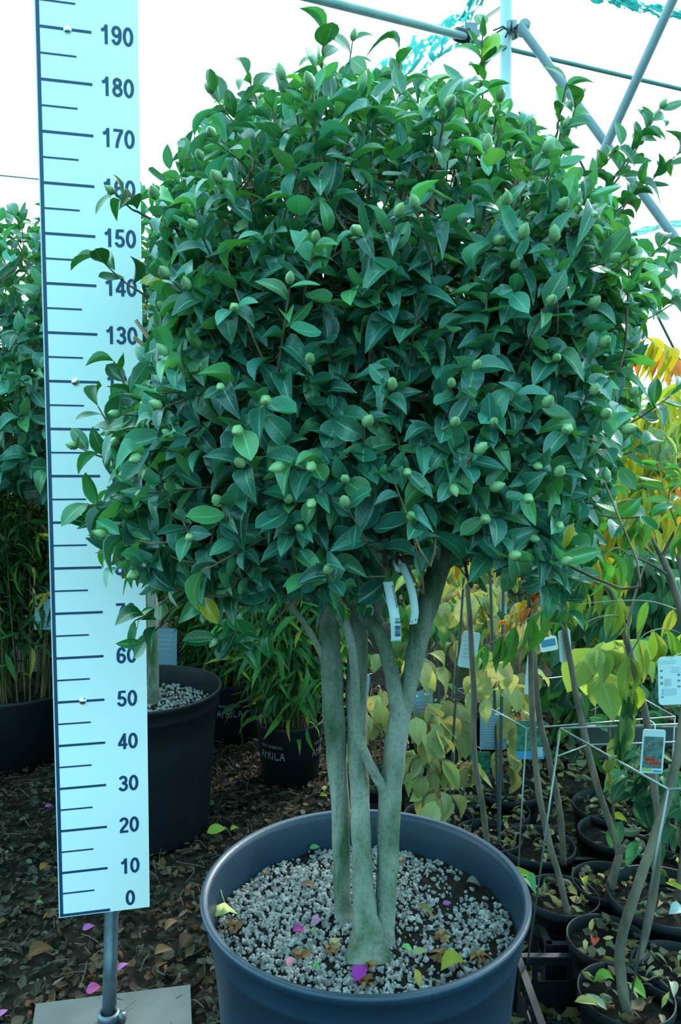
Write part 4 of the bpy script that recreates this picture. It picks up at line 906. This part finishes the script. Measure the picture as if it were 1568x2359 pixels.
# sapling 6 : front pot
s6, c6 = potat(1440, 2318, .17, .098, 'nearest sapling in the front pot, thick pale stem running up out of the right edge')
stem('stem', [(1448, 2345, 22, 1.46), (1432, 2270, 26, 1.46), (1428, 2180, 24, 1.47), (1455, 2080, 24, 1.48), (1500, 1950, 22, 1.5), (1533, 1850, 22, 1.51), (1560, 1740, 20, 1.52), (1580, 1600, 20, 1.55), (1585, 1500, 20, 1.58), (1566, 1400, 18, 1.6), (1535, 1310, 16, 1.62), (1522, 1280, 14, 1.63)], M['sumacbark'], s6, 14, .05)
stem('branch', [(1524, 1285, 12, 1.63), (1500, 1240, 8, 1.64), (1480, 1210, 5, 1.66)], M['sumacbark'], s6, 8)
stem('branch', [(1524, 1285, 12, 1.63), (1545, 1240, 7, 1.62), (1560, 1215, 5, 1.6)], M['sumacbark'], s6, 8)
stem('branch', [(1545, 1330, 10, 1.62), (1500, 1300, 7, 1.6), (1450, 1278, 4, 1.58)], M['sumacbark'], s6, 8)
frond(s6, [P(1480, 1210, 1.66), P(1470, 1170, 1.62), P(1450, 1150, 1.58), P(1415, 1160, 1.55)], 5, .085, GR+OLV, droop=1.0, spread=.3)
frond(s6, [P(1480, 1210, 1.66), P(1455, 1190, 1.66), P(1420, 1195, 1.64), P(1380, 1215, 1.62)], 6, .085, GR+YLW, droop=1.0, spread=.3)
frond(s6, [P(1560, 1215, 1.6), P(1540, 1160, 1.6), P(1525, 1110, 1.62), P(1515, 1060, 1.65)], 7, .06, GR, droop=.2, spread=.9)
frond(s6, [P(1560, 1215, 1.6), P(1590, 1180, 1.5), P(1600, 1200, 1.45), P(1580, 1240, 1.42)], 5, .08, GR+YG)
frond(s6, [P(1450, 1278, 1.58), P(1420, 1262, 1.55), P(1395, 1275, 1.52), P(1375, 1290, 1.5)], 3, .09, GR)
# back yellow sumac with tall fan of fronds
s7, c7 = potat(1530, 2088, .20, .14, 'tall sapling in the wide right hand pot with hanging yellow and gold fronds')
stem('stem', [(1560, 2090, 20, 1.85), (1580, 1900, 18, 1.9), (1590, 1600, 17, 2.0), (1575, 1350, 15, 2.1), (1545, 1200, 13, 2.15), (1535, 1080, 11, 2.2), (1500, 1010, 8, 2.2), (1470, 960, 6, 2.2)], M['sumacbark'], s7, 10, .05)
stem('branch', [(1540, 1180, 10, 2.15), (1565, 1080, 8, 2.2), (1590, 960, 6, 2.25), (1600, 860, 5, 2.3)], M['sumacbark'], s7, 8)
frond(s7, [P(1470, 960, 2.2), P(1440, 930, 2.1), P(1400, 950, 2.05), P(1350, 1010, 2.0)], 10, .085, YLW)
frond(s7, [P(1500, 1010, 2.2), P(1450, 985, 2.1), P(1400, 1020, 2.05), P(1350, 1080, 2.0)], 11, .10, YLW+OLV)
frond(s7, [P(1500, 1010, 2.2), P(1500, 985, 2.1), P(1530, 1000, 2.0), P(1560, 1050, 1.95)], 10, .09, [(.3, .48, .25), (.4, .52, .2)])
frond(s7, [P(1535, 1080, 2.2), P(1480, 1050, 2.1), P(1420, 1070, 2.0), P(1370, 1130, 1.95)], 12, .11, YLW)
frond(s7, [P(1535, 1080, 2.2), P(1530, 1060, 2.1), P(1500, 1090, 2.0), P(1470, 1150, 1.95)], 11, .11, OLV+YLW)
frond(s7, [P(1545, 1150, 2.15), P(1490, 1120, 2.2), P(1430, 1150, 2.2), P(1370, 1210, 2.2)], 12, .10, YLW)
frond(s7, [P(1545, 1150, 2.15), P(1560, 1120, 2.0), P(1530, 1150, 1.95), P(1500, 1220, 1.9)], 9, .11, YLW+ORG)
frond(s7, [P(1590, 860, 2.3), P(1540, 800, 2.2), P(1470, 775, 2.1), P(1390, 790, 2.05)], 12, .10, ORG+YLW[:1], droop=1.0, spread=.2)
frond(s7, [P(1600, 900, 2.3), P(1585, 880, 2.1), P(1560, 890, 2.0), P(1540, 930, 1.95)], 7, .10, [(.6, .6, .04)])
frond(s7, [P(1600, 980, 2.3), P(1570, 950, 2.25), P(1520, 930, 2.2), P(1470, 950, 2.2)], 9, .09, OLV)

# extra small pots of the rows, only litter on top
for px, py, H, R, lb in [(1140, 1885, .16, .11, 'low black pot buried in yellow leaves behind the big tub'), (1405, 1875, .17, .12, 'black pot with a yellow leaf at the back of the crate rows'), (1512, 1920, .17, .11, 'black pot with litter behind the wide right hand pot'),
                         (1562, 2262, .17, .10, 'black pot cut by the right edge at the bottom with one pale leaf'), (1540, 1985, .16, .10, 'dark pot partly hidden behind the wide right hand pot'), (1060, 1845, .16, .10, 'black pot of the pale yellow shrub row just behind the tub rim')]:
    root, c = potat(px, py, H, R, lb, 'plant pot', 'plant_pot', nlit=36)
    stem('cut_stem', None, M['sumacbark'], root, 6, .05, 3, extra=wline([[*(c+[0.01, 0, H-.03]), .004], [*(c+[0.015, 0, H+.04]), .0035], [*(c+[0.02, .01, H+.10]), .0025]]))
# leaves on the small pots
for nm, px, py, z, d, s, col, tp_, lb in [
    ('fallen_leaf', 1368, 2166, .175, (.4, 1, .1), .04, (.62, .09, .05), T_CAM[:1], 'red leaf with an orange base in the pot at the right'),
    ('fallen_leaf', 1355, 2310, .19, (1, -.25, .1), .055, (.5, .48, .14), T_LANCE[:1], 'long pale yellow leaf in the nearest pot'),
    ('fallen_leaf', 1372, 2305, .188, (-.5, .8, .1), .055, (.42, .44, .3), T_LANCE[:1], 'grey green leaf crossing the pale yellow one in the nearest pot'),
    ('fallen_leaf', 1392, 2256, .19, (1, .1, .2), .05, (.22, .42, .06), T_CAM[:1], 'fresh green leaf bridging the two front pots'),
    ('fallen_leaf', 1468, 2280, .19, (.5, -1, .1), .04, (.2, .4, .06), T_CAM[:1], 'small green leaf right of the thick front stem'),
    ('fallen_leaf', 1548, 2275, .19, (.3, 1, .2), .05, (.55, .55, .4), T_CAM[:1], 'pale cream leaf in the pot cut by the right edge'),
    ('fallen_leaf', 1342, 2028, .18, (.1, 1, .2), .04, (.5, .5, .05), T_CAM[:1], 'yellow upright leaf in the second row pot'),
    ('fallen_leaf', 1410, 2043, .18, (1, -.3, .1), .05, (.5, .14, .06), T_LANCE[:1], 'salmon red leaf in the second row pot'),
    ('fallen_leaf', 1219, 2035, .20, (.2, -1, .2), .06, (.12, .38, .16), T_CAM[:1], 'green leaf hanging on the litter beside the wire leg'),
    ('fallen_leaf', 1195, 2012, .18, (1, -.4, .1), .10, (.3, .42, .05), T_LANCE[:1], 'long lime leaf right of the tub rim'),
    ('fallen_leaf', 1425, 1885, .18, (.6, -.6, .2), .05, (.5, .5, .04), T_OVAL[:1], 'bright yellow leaf in the pot at the back of the rows'),
    ('fallen_leaf', 1560, 2045, .22, (.6, -.9, .1), .07, (.45, .46, .05), T_LANCE[:1], 'long yellow leaf across the wide right hand pot'),
    ('fallen_leaf', 1560, 2100, .22, (1, .3, .1), .05, (.5, .6, .6), T_CAM[:1], 'pale silver leaf in the wide right hand pot')]:
    o = fallen(nm, px, py, d, s, col, tp_, M['dryleaf'], lb, 'leaf', where=z, nn=(0, -.5, 1)); shift_origin(o)

def crate(x0, x1, y0, y1, h, label):
    root = thing('plastic_crate', label, 'crate', ((x0+x1)/2, (y0+y1)/2, 0))
    t = .004; m = MB()
    m.box(((x0+x1)/2, (y0+y1)/2, .004), (x1-x0-.02, y1-y0-.02, .006)); m.build('bottom', M['potblack'], root, False)
    for nm, a, b in (('side_wall', (x0, y0), (x0, y1)), ('side_wall', (x1, y0), (x1, y1)), ('end_wall', (x0, y0), (x1, y0)), ('end_wall', (x0, y1), (x1, y1))):
        m = MB(); L = math.hypot(b[0]-a[0], b[1]-a[1]); dx, dy = (b[0]-a[0])/L, (b[1]-a[1])/L; cx, cy = (a[0]+b[0])/2, (a[1]+b[1])/2
        R = [[dx, -dy, 0], [dy, dx, 0], [0, 0, 1]]
        m.box((cx, cy, h*.28), (L-.01, t, h*.5), R); m.box((cx, cy, h*.9), (L, t, h*.16), R); m.box((cx, cy, h-.002), (L+.012, .016, .005), R); m.box((cx, cy, .01), (L, .008, .02), R)
        for k in range(7): q = (k+.5)/7-.5; m.box((cx+dx*q*L, cy+dy*q*L, h*.66), (.012, t*1.4, h*.36), R)
        m.build(nm, M['potblack'], root, False)
    for ax, ay in ((x0, y0), (x0, y1), (x1, y0), (x1, y1)): m = MB(); m.box((ax, ay, h/2), (.018, .018, h)); m.build('corner_post', M['potblack'], root, False)
crate(.415, .99, 1.30, 1.70, .135, 'black plastic crate holding the front right pots, beside the tub')
crate(.50, 1.08, 1.745, 2.13, .135, 'black plastic crate holding the second row of pots')
b = MB(); q = [G(1368, 2118, .13), G(1405, 2140, .13), G(1372, 2142, .10)]
m = MB(); m.add([*q, *[p+[0, .004, -.002] for p in q]], [(0, 1, 2), (3, 5, 4), (0, 3, 4, 1), (1, 4, 5, 2), (2, 5, 3, 0)]); tag(m.build('blue_scrap', M['bluebag'], None, False), 'small blue plastic scrap between two black pots', 'plastic scrap')

def wireframe(tops, feet, label, extra=()):
    root = thing('wire_hoop_frame', label, 'wire frame', np.mean(feet, 0)*[1, 1, 0]); r = .0024
    m = MB(); n = len(tops)
    for i in range(n): m.tube([tops[i], tops[(i+1) % n]], r, 8)
    m.build('hoop', M['wire'], root)
    for a, b in zip(tops, feet): m = MB(); m.tube([a, (np.array(a)+b)/2, b], r, 8); m.build('leg', M['wire'], root)
    for a, b in extra: m = MB(); m.tube([a, b], r*.9, 8); m.build('rail', M['wire'], root)
zA = .57; tA = [G(1049, 1588, zA), G(1212, 1678, zA), G(1554, 1651, zA), G(1375, 1550, zA)]
fA = [np.array([p[0]*.985, p[1], .01]) for p in tA]; fA[1] = G(1187, 2035, .14)*[1, 1, 0]+[0, 0, .01]
wireframe(tA, fA, 'rear thin steel wire hoop frame around the yellow leaved saplings')
zB = .686; tB = [G(1290, 1678, zB), G(1538, 1818, zB), G(1538, 1818, zB)+[.5, .06, 0], G(1290, 1678, zB)+[.52, .05, 0]]
fB = [G(1215, 2215, .14), G(1442, 2359, .14), G(1442, 2359, .14)+[.5, .06, 0], G(1290, 1678, zB)*[1, 1, 0]+[.50, .05, .14]]
wireframe(tB, fB, 'front thin steel wire hoop frame standing on the crate at right', extra=[(G(1284, 1742, .6), G(1353, 1716, .6)), (G(1353, 1716, .6), G(1600, 1708, .6))])
pn = MB(); pn.box(P(1500, 1692, 2.35), (.45, .02, .055)); pn.box(P(1500, 1675, 2.36), (.46, .03, .006)); pn.box(P(1500, 1712, 2.36), (.46, .03, .006)); tag(pn.build('plastic_rail', M['dusk'], None, False), 'dark horizontal plastic edging behind the wire frames at right', 'rail')

# plant tags on the saplings
c, mu = card('plant_tag', P(1080, 1497, 1.985), .047, .098, 'white plant tag hanging behind the leftmost sapling stem', M['tag'], tilt=.16, hook=P(1086, 1452, 1.965)); mu(lines(6, .4, .5, .85, .11, .02), M['tagfaint'])
c, mu = card('plant_tag', P(1301, 1488, 1.96), .036, .085, 'white plant tag seen behind the slanting stem, between the green leaflets', M['tag'], tilt=-.1, yaw=.3, hook=P(1299, 1440, 1.95)); mu(lines(5, .5, .6, .8, .12, .02), M['tagfaint'])
c, mu = card('plant_tag', P(1547, 1568, 1.52), .056, .100, 'large white plant tag with care symbols cut by the right edge', M['tag'], tilt=-.05, hook=P(1568, 1505, 1.5))
mu([(.35, .93-i*.03, .55, .008) for i in range(3)]+[(.62+.05*(i % 2), .78-i*.035, .3, .012) for i in range(4)], M['tagfaint']); mu([(.12, .72, .07, .04), (.12, .58, .07, .04), (.12, .46, .07, .05), (.75, .62, .07, .04), (.75, .50, .07, .04), (.75, .38, .09, .03), (.14, .17, .08, .03)], M['tagink'], 'symbol'); mu([(.35, .55-i*.02, .25, .007) for i in range(8)]+[(.4, .28, .5, .13)], M['tagfaint'], 'print')
c, mu = card('plant_tag', P(1503, 1731, 1.62), .050, .098, 'picture tag of a red leaved tree behind the wire frame', M['tag'], tilt=.05, rnd=.1, hook=P(1497, 1660, 1.64))
mu([(.5, .48, .84, .72)], M['photo'], 'picture'); mu([(.36, .34, .46, .07), (.50, .28, .56, .07), (.62, .22, .54, .06), (.3, .6, .06, .1), (.78, .66, .06, .06)], M['photored'], 'picture'); mu([(.3, .08, .4, .06)], M['lime'], 'print'); mu([(.75, .06, .35, .05)], M['photoblue'], 'print')
c, mu = card('plant_tag', P(976, 1645, 2.2), .058, .14, 'wide pale blue tag hanging between the right camellia stem and the yellow leaves', M['tagblue'], tilt=-.06, rnd=.2, hook=P(972, 1580, 2.19)); mu(lines(9, .5, .8, .8, .08, .012), M['tagfaint']); mu([(.7, .93, .25, .04), (.2, .9, .1, .03)], M['white'], 'label')
c, mu = card('plant_tag', P(1136, 1683, 2.25), .082, .118, 'widest pale blue tag seen between two green canes', M['tagblue'], rnd=.1, hook=P(1150, 1630, 2.25)); mu(lines(10, .5, .85, .85, .07, .012), M['tagfaint']); mu([(.15+i*.09, .06, .04, .035) for i in range(9)], M['tagink'], 'print'); mu([(.7, .94, .3, .06)], M['white'], 'label')
c, mu = card('plant_tag', P(839, 1605, 2.52), .029, .15, 'narrow pale blue tag edge showing right of the middle camellia stem', M['tagblue'], tilt=.06, hook=P(857, 1552, 2.54)); mu(lines(6, .5, .7, .8, .1, .012), M['tagfaint'])
c, mu = card('plant_tag', P(1217, 1555, 1.9), .014, .10, 'tag seen nearly edge on beside the second sapling stem', M['tag'], tilt=.07, hook=P(1222, 1500, 1.9)); mu(lines(4, .5, .6, .8, .14, .012), M['tagfaint'])
c, mu = card('plant_tag', P(1222, 1705, 2.15), .082, .115, 'dark green picture tag with a blue band behind the wire corner', M['photogreen'], rnd=.08, hook=P(1210, 1640, 2.15)); mu([(.5, .12, .98, .2)], M['photoblue'], 'picture'); mu([(.75, .2, .35, .25)], M['tagfaint'], 'picture')
c, mu = card('plant_tag', P(1105, 1758, 2.5), .07, .08, 'dark green picture tag low down behind the leftmost sapling stem', M['photogreen'], rnd=.08, hook=P(1100, 1720, 2.5)); mu([(.3, .2, .5, .35)], M['photoblue'], 'picture')
c, mu = card('plant_tag', P(1263, 1484, 2.1), .05, .04, 'small picture tag half hidden behind the green leaflets', M['white'], tilt=-.2, hook=P(1270, 1465, 2.1)); mu([(.5, .6, .8, .5)], M['photoblue'], 'picture')

# ------------------------------------------------------------------ leafy shrubs with ovate leaves
def shrub(px_base, py_base, d, canes, clusters, cols, label, lsize, temps, parentname='potted_shrub', cat='potted shrub', potR=.11, H=.17, stemmat='cane', pet='redstem', hang=1.0, group=None, nlit=24, pot=True, up=(0, -.55, .6), stray=.05):
    """canes: list of [(px,py,depth),...]; clusters: (px,py,depth,n,spread m)"""
    b = P(px_base, py_base, d); c = np.array([b[0], b[1], .012]); root = thing(parentname, label, cat, c, group)
    if pot: smallpot(c, potR, H, root, nlit)
    allp = []
    for cn in canes:
        L = smoothline([np.array([c[0]+rng.normal(0, .01), c[1], H-.03 if pot else 0])]+[P(*q) for q in cn], 5); m = MB(); m.tube(L, np.linspace(.0048, .0022, len(L)), 7); m.build('stem', M[stemmat], root); allp.append(L)
    A = np.concatenate(allp); A = A[A[:, 2] > .25] if (A[:, 2] > .25).any() else A
    pm = MB(); pos, dd, nn, sz = [], [], [], []
    for (px, py, dp, n, sp) in clusters:
        cc = P(px, py, dp); j = np.argmin(((A-cc)**2).sum(1)); q = A[j]
        nt = max(1, n//5)
        for t in range(nt):
            e = cc+rng.normal(0, sp, 3)*[1, .8, 1]; L = smoothline([q, (q+e)/2+[0, 0, .02], e], 3); pm.tube(L, .0011, 4, cap=False)
            for k in range(int(math.ceil(n/nt))):
                s = rng.uniform(.25, 1); p = q+(e-q)*s+[0, 0, .02*math.sin(s*3.14)]
                if np.linalg.norm(e-q) > .25: p = e+rng.normal(0, .03, 3)
                o = rng.normal(0, 1, 3)*[1, .7, .35]; d_ = nrm(o*.6+np.array([0, -.12, -hang])); p2 = p+nrm(o+[0, 0, .3])*.02
                pm.tube([p, p2], .0007, 3, cap=False); pos.append(p2); dd.append(d_); nn.append(np.array(up)+o*.3+rng.normal(0, .3, 3)); sz.append(lsize*rng.uniform(.7, 1.2))
    pm.build('twig', M[pet], root)
    leaves('foliage', pos, dd, nn, sz, tints(len(pos), cols, .18), temps, M['softleaf'], root)
    return root
PY = [(.42, .44, .19), (.50, .50, .22), (.38, .42, .16), (.45, .40, .15)]
PG = [(.28, .40, .12), (.36, .44, .16), (.20, .36, .10)]
shrub(1010, 1860, 2.3, [[(985, 1600, 2.28), (975, 1480, 2.3)], [(1040, 1620, 2.35), (1050, 1480, 2.4)], [(960, 1740, 2.2), (940, 1620, 2.15)]],
      [(990, 1530, 2.2, 10, .03), (1025, 1650, 2.1, 10, .04), (1030, 1700, 2.1, 8, .04), (975, 1640, 2.2, 6, .03), (1090, 1640, 2.2, 9, .04), (1060, 1720, 2.25, 9, .05), (1000, 1800, 2.1, 10, .04), (1020, 1870, 2.1, 9, .03), (1005, 1760, 2.15, 8, .03), (940, 1560, 2.3, 5, .03), (1080, 1800, 2.3, 8, .05)], PY, 'shrub with hanging pale yellow leaves right of the camellia stems', .085, T_OVAL)
shrub(870, 1780, 2.6, [[(860, 1620, 2.55), (850, 1560, 2.55)]], [(860, 1640, 2.3, 7, .025), (890, 1630, 2.3, 6, .03), (850, 1690, 2.35, 4, .02), (930, 1660, 2.35, 4, .02)], PY, 'small shrub with pale yellow leaves seen between the camellia stems', .085, T_OVAL)
shrub(1170, 1830, 2.5, [[(1150, 1640, 2.45), (1140, 1480, 2.5), (1110, 1350, 2.55)], [(1190, 1600, 2.5), (1200, 1450, 2.55), (1180, 1330, 2.6)]],
      [(1130, 1575, 2.1, 8, .03), (1170, 1565, 2.1, 10, .035), (1110, 1560, 2.3, 8, .04), (1180, 1620, 2.2, 8, .04), (1245, 1620, 2.2, 8, .04), (1275, 1590, 2.3, 6, .03), (1240, 1680, 2.3, 8, .04), (1190, 1750, 2.4, 8, .05), (1120, 1440, 2.5, 14, .06), (1180, 1400, 2.6, 14, .06), (1090, 1400, 2.6, 14, .06), (1150, 1330, 2.6, 14, .07), (1240, 1450, 2.5, 12, .05), (1040, 1380, 2.7, 14, .06)], PY, 'second pale yellow leaved shrub behind the wire frame, red leaf stalks', .08, T_OVAL)
shrub(1000, 1780, 3.0, [[(990, 1500, 3.0), (1000, 1330, 3.0), (1010, 1250, 3.0)], [(940, 1500, 3.0), (950, 1350, 3.05)]],
      [(980, 1300, 2.95, 24, .08), (1040, 1330, 2.95, 24, .08), (1000, 1400, 2.9, 26, .09), (940, 1420, 2.95, 22, .08), (1060, 1450, 2.9, 22, .08), (920, 1520, 2.9, 18, .08), (1000, 1500, 2.95, 18, .09), (890, 1600, 2.9, 14, .07)], PG+GR, 'bright yellow green shrub filling the gap between the camellia stems', .08, T_OVAL)
shrub(1120, 1740, 3.3, [[(1110, 1500, 3.3), (1120, 1300, 3.3)], [(1180, 1500, 3.3), (1200, 1280, 3.3)]],
      [(1100, 1270, 3.2, 30, .10), (1180, 1300, 3.2, 34, .11), (1240, 1340, 3.2, 30, .11), (1100, 1360, 3.2, 26, .10), (1200, 1420, 3.2, 30, .11), (1090, 1480, 3.2, 24, .1), (1180, 1520, 3.2, 24, .1), (1260, 1500, 3.3, 24, .1), (1300, 1250, 3.3, 26, .1)], PG+PY, 'tall pale shrub behind the second yellow leaved one', .085, T_OVAL)
# lime leaves right middle
shrub(1420, 1830, 2.2, [[(1400, 1640, 2.15), (1385, 1510, 2.1)]], [(1350, 1500, 2.0, 6, .02), (1395, 1515, 2.0, 7, .02), (1380, 1560, 2.1, 4, .03)], [(.35, .5, .10), (.42, .55, .14)], 'young plant with three broad lime green leaves behind the wire frame', .115, T_OVAL, nlit=10)
DG = [(.045, .15, .06), (.06, .2, .07), (.03, .12, .06), (.08, .24, .07)]
shrub(1440, 1760, 2.7, [[(1400, 1600, 2.7), (1380, 1500, 2.7)], [(1480, 1600, 2.7), (1500, 1450, 2.7)], [(1440, 1650, 2.6), (1440, 1560, 2.6)]],
      [(1400, 1600, 2.5, 20, .07), (1470, 1600, 2.5, 22, .07), (1520, 1560, 2.5, 22, .07), (1430, 1680, 2.4, 18, .07), (1340, 1620, 2.6, 18, .07), (1520, 1480, 2.6, 22, .08), (1560, 1650, 2.5, 18, .07), (1330, 1700, 2.6, 12, .07), (1380, 1780, 2.5, 12, .06)], DG, 'dark green leafy shrub behind the front wire frame', .085, T_CAM, hang=.45, pet='cane', group=None)
shrub(1520, 1900, 2.0, [[(1500, 1820, 2.0), (1480, 1760, 1.95)], [(1550, 1820, 2.0), (1560, 1740, 2.0)]],
      [(1460, 1790, 1.9, 8, .04), (1500, 1840, 1.9, 14, .05), (1550, 1850, 1.9, 14, .05), (1440, 1860, 1.95, 8, .04), (1400, 1830, 2.0, 7, .04), (1540, 1930, 1.9, 12, .05), (1560, 1780, 1.9, 8, .04)], [(.04, .16, .08), (.06, .22, .10)], 'low dark green plant under the corner of the front wire frame', .075, T_CAM, hang=.6, pet='cane', group=None, nlit=10)
shrub(1610, 1800, 3.2, [[(1560, 1500, 3.2), (1540, 1400, 3.2)], [(1480, 1500, 3.2), (1450, 1380, 3.2)], [(1650, 1500, 3.2), (1650, 1350, 3.2)]],
      [(1500, 1400, 3.0, 30, .1), (1570, 1420, 3.0, 30, .1), (1430, 1430, 3.0, 26, .1), (1540, 1330, 3.1, 30, .1), (1460, 1340, 3.1, 26, .1), (1600, 1500, 3.0, 26, .1), (1480, 1500, 3.1, 26, .1), (1390, 1500, 3.2, 24, .1), (1620, 1350, 3.1, 24, .1), (1660, 1600, 3.1, 24, .1)], [(.05, .19, .10), (.07, .24, .13), (.05, .16, .08)], 'tall blue green shrub at the right behind the saplings', .14, T_OVAL, hang=.7, pet='cane', group=None)
shrub(1330, 1740, 3.6, [[(1330, 1500, 3.6), (1320, 1300, 3.6)], [(1400, 1500, 3.6), (1400, 1300, 3.6)]],
      [(1320, 1300, 3.5, 40, .13), (1400, 1330, 3.5, 40, .13), (1360, 1430, 3.5, 40, .13), (1300, 1420, 3.5, 36, .12), (1280, 1560, 3.5, 36, .13), (1380, 1560, 3.5, 36, .13), (1330, 1220, 3.5, 30, .12), (1220, 1600, 3.5, 30, .13)], GR+DG, 'mid green shrub far back behind the slanting sapling stem', .10, T_OVAL, pet='cane', group=None)
# distant bushes that close the view
def bush(cx, cy, cz, rx, ry, rz, n, ls, cols, label, name='bush', trunk=True, cat='bush', temps=T_SMALL):
    root = thing(name, label, cat, (cx, cy, 0)); cc = np.array([cx, cy, cz]); p = crown_pts(n, .15, 1, cc, np.array([rx, ry, rz]), None, 2.2)
    p = p[p[:, 2] > .1]; n = len(p); o = nrm(p-cc)
    leaves('foliage', p, o*.5+jitter(n, .5)+[0, 0, -.35], np.tile([0, -.4, .8], (n, 1))+o*.5+jitter(n, .4), ls*rng.uniform(.7, 1.2, n), tints(n, cols, .25), temps, M['softleaf'], root)
    for k in range(3):
        m = MB(); e = cc+rng.normal(0, .3, 3)*[rx, ry, rz]; m.tube(smoothline([[cx+rng.normal(0, .05), cy, 0], [(cx+e[0])/2, cy, cz*.5], e], 4), np.linspace(.02, .008, 9), 7); m.build('trunk', M['twig'], root)
YT = [(.55, .52, .08), (.42, .48, .10), (.6, .42, .06), (.3, .42, .1)]
bush(2.3, 4.75, 1.15, .55, .4, .60, 2600, .09, YT, 'yellow green bush at the far right under the orange frond')
bush(1.6, 4.15, .95, .5, .35, .68, 2600, .085, YT+GR, 'yellow and green bush behind the gold fronds')
bush(3.3, 5.2, 1.1, .6, .5, .75, 2000, .09, YT+ORG[:1], 'bush with orange touches outside the right edge reaching in')
bush(.95, 5.2, .8, .55, .4, .75, 2600, .09, GR+PG, 'green bush far behind the right camellia stem')
bush(.15, 5.6, .75, .5, .4, .75, 2400, .09, GR+DG, 'green bush far behind the middle camellia stems')
bush(-.75, 5.8, .8, .5, .4, .85, 2400, .09, DG, 'dark bush far behind the printed bamboo pots')
bush(-1.7, 5.6, .85, .55, .4, .9, 2600, .09, DG, 'dark bush far behind the measuring board')
bush(-2.8, 5.4, .9, .6, .4, .95, 2400, .09, DG, 'dark bush at the far left behind the bamboo')
# green canes (support sticks) between the yellow leaves
for i, (a, b_, r, lb) in enumerate([((1068, 1330, 2.2), (1035, 1830, 2.15), .0035, 'green support cane beside the corner of the rear wire frame'), ((1128, 1300, 2.35), (1148, 1880, 2.2), .0045, 'green support cane in front of the widest blue tag, left one'),
                                    ((1160, 1300, 2.3), (1150, 1900, 2.15), .0045, 'green support cane in front of the widest blue tag, right one'), ((980, 1330, 2.5), (985, 1820, 2.3), .004, 'green support cane behind the wide pale blue tag'), ((1000, 1280, 2.8), (1010, 1600, 2.7), .005, 'dark cane right of the right camellia stem, farther back')]):
    A1, B1 = P(*a), P(*b_); k = (A1[2]-.10)/(A1[2]-B1[2]); pole('support_cane', A1, A1+(B1-A1)*k, r, M['dusk'], lb, 'cane', 8)
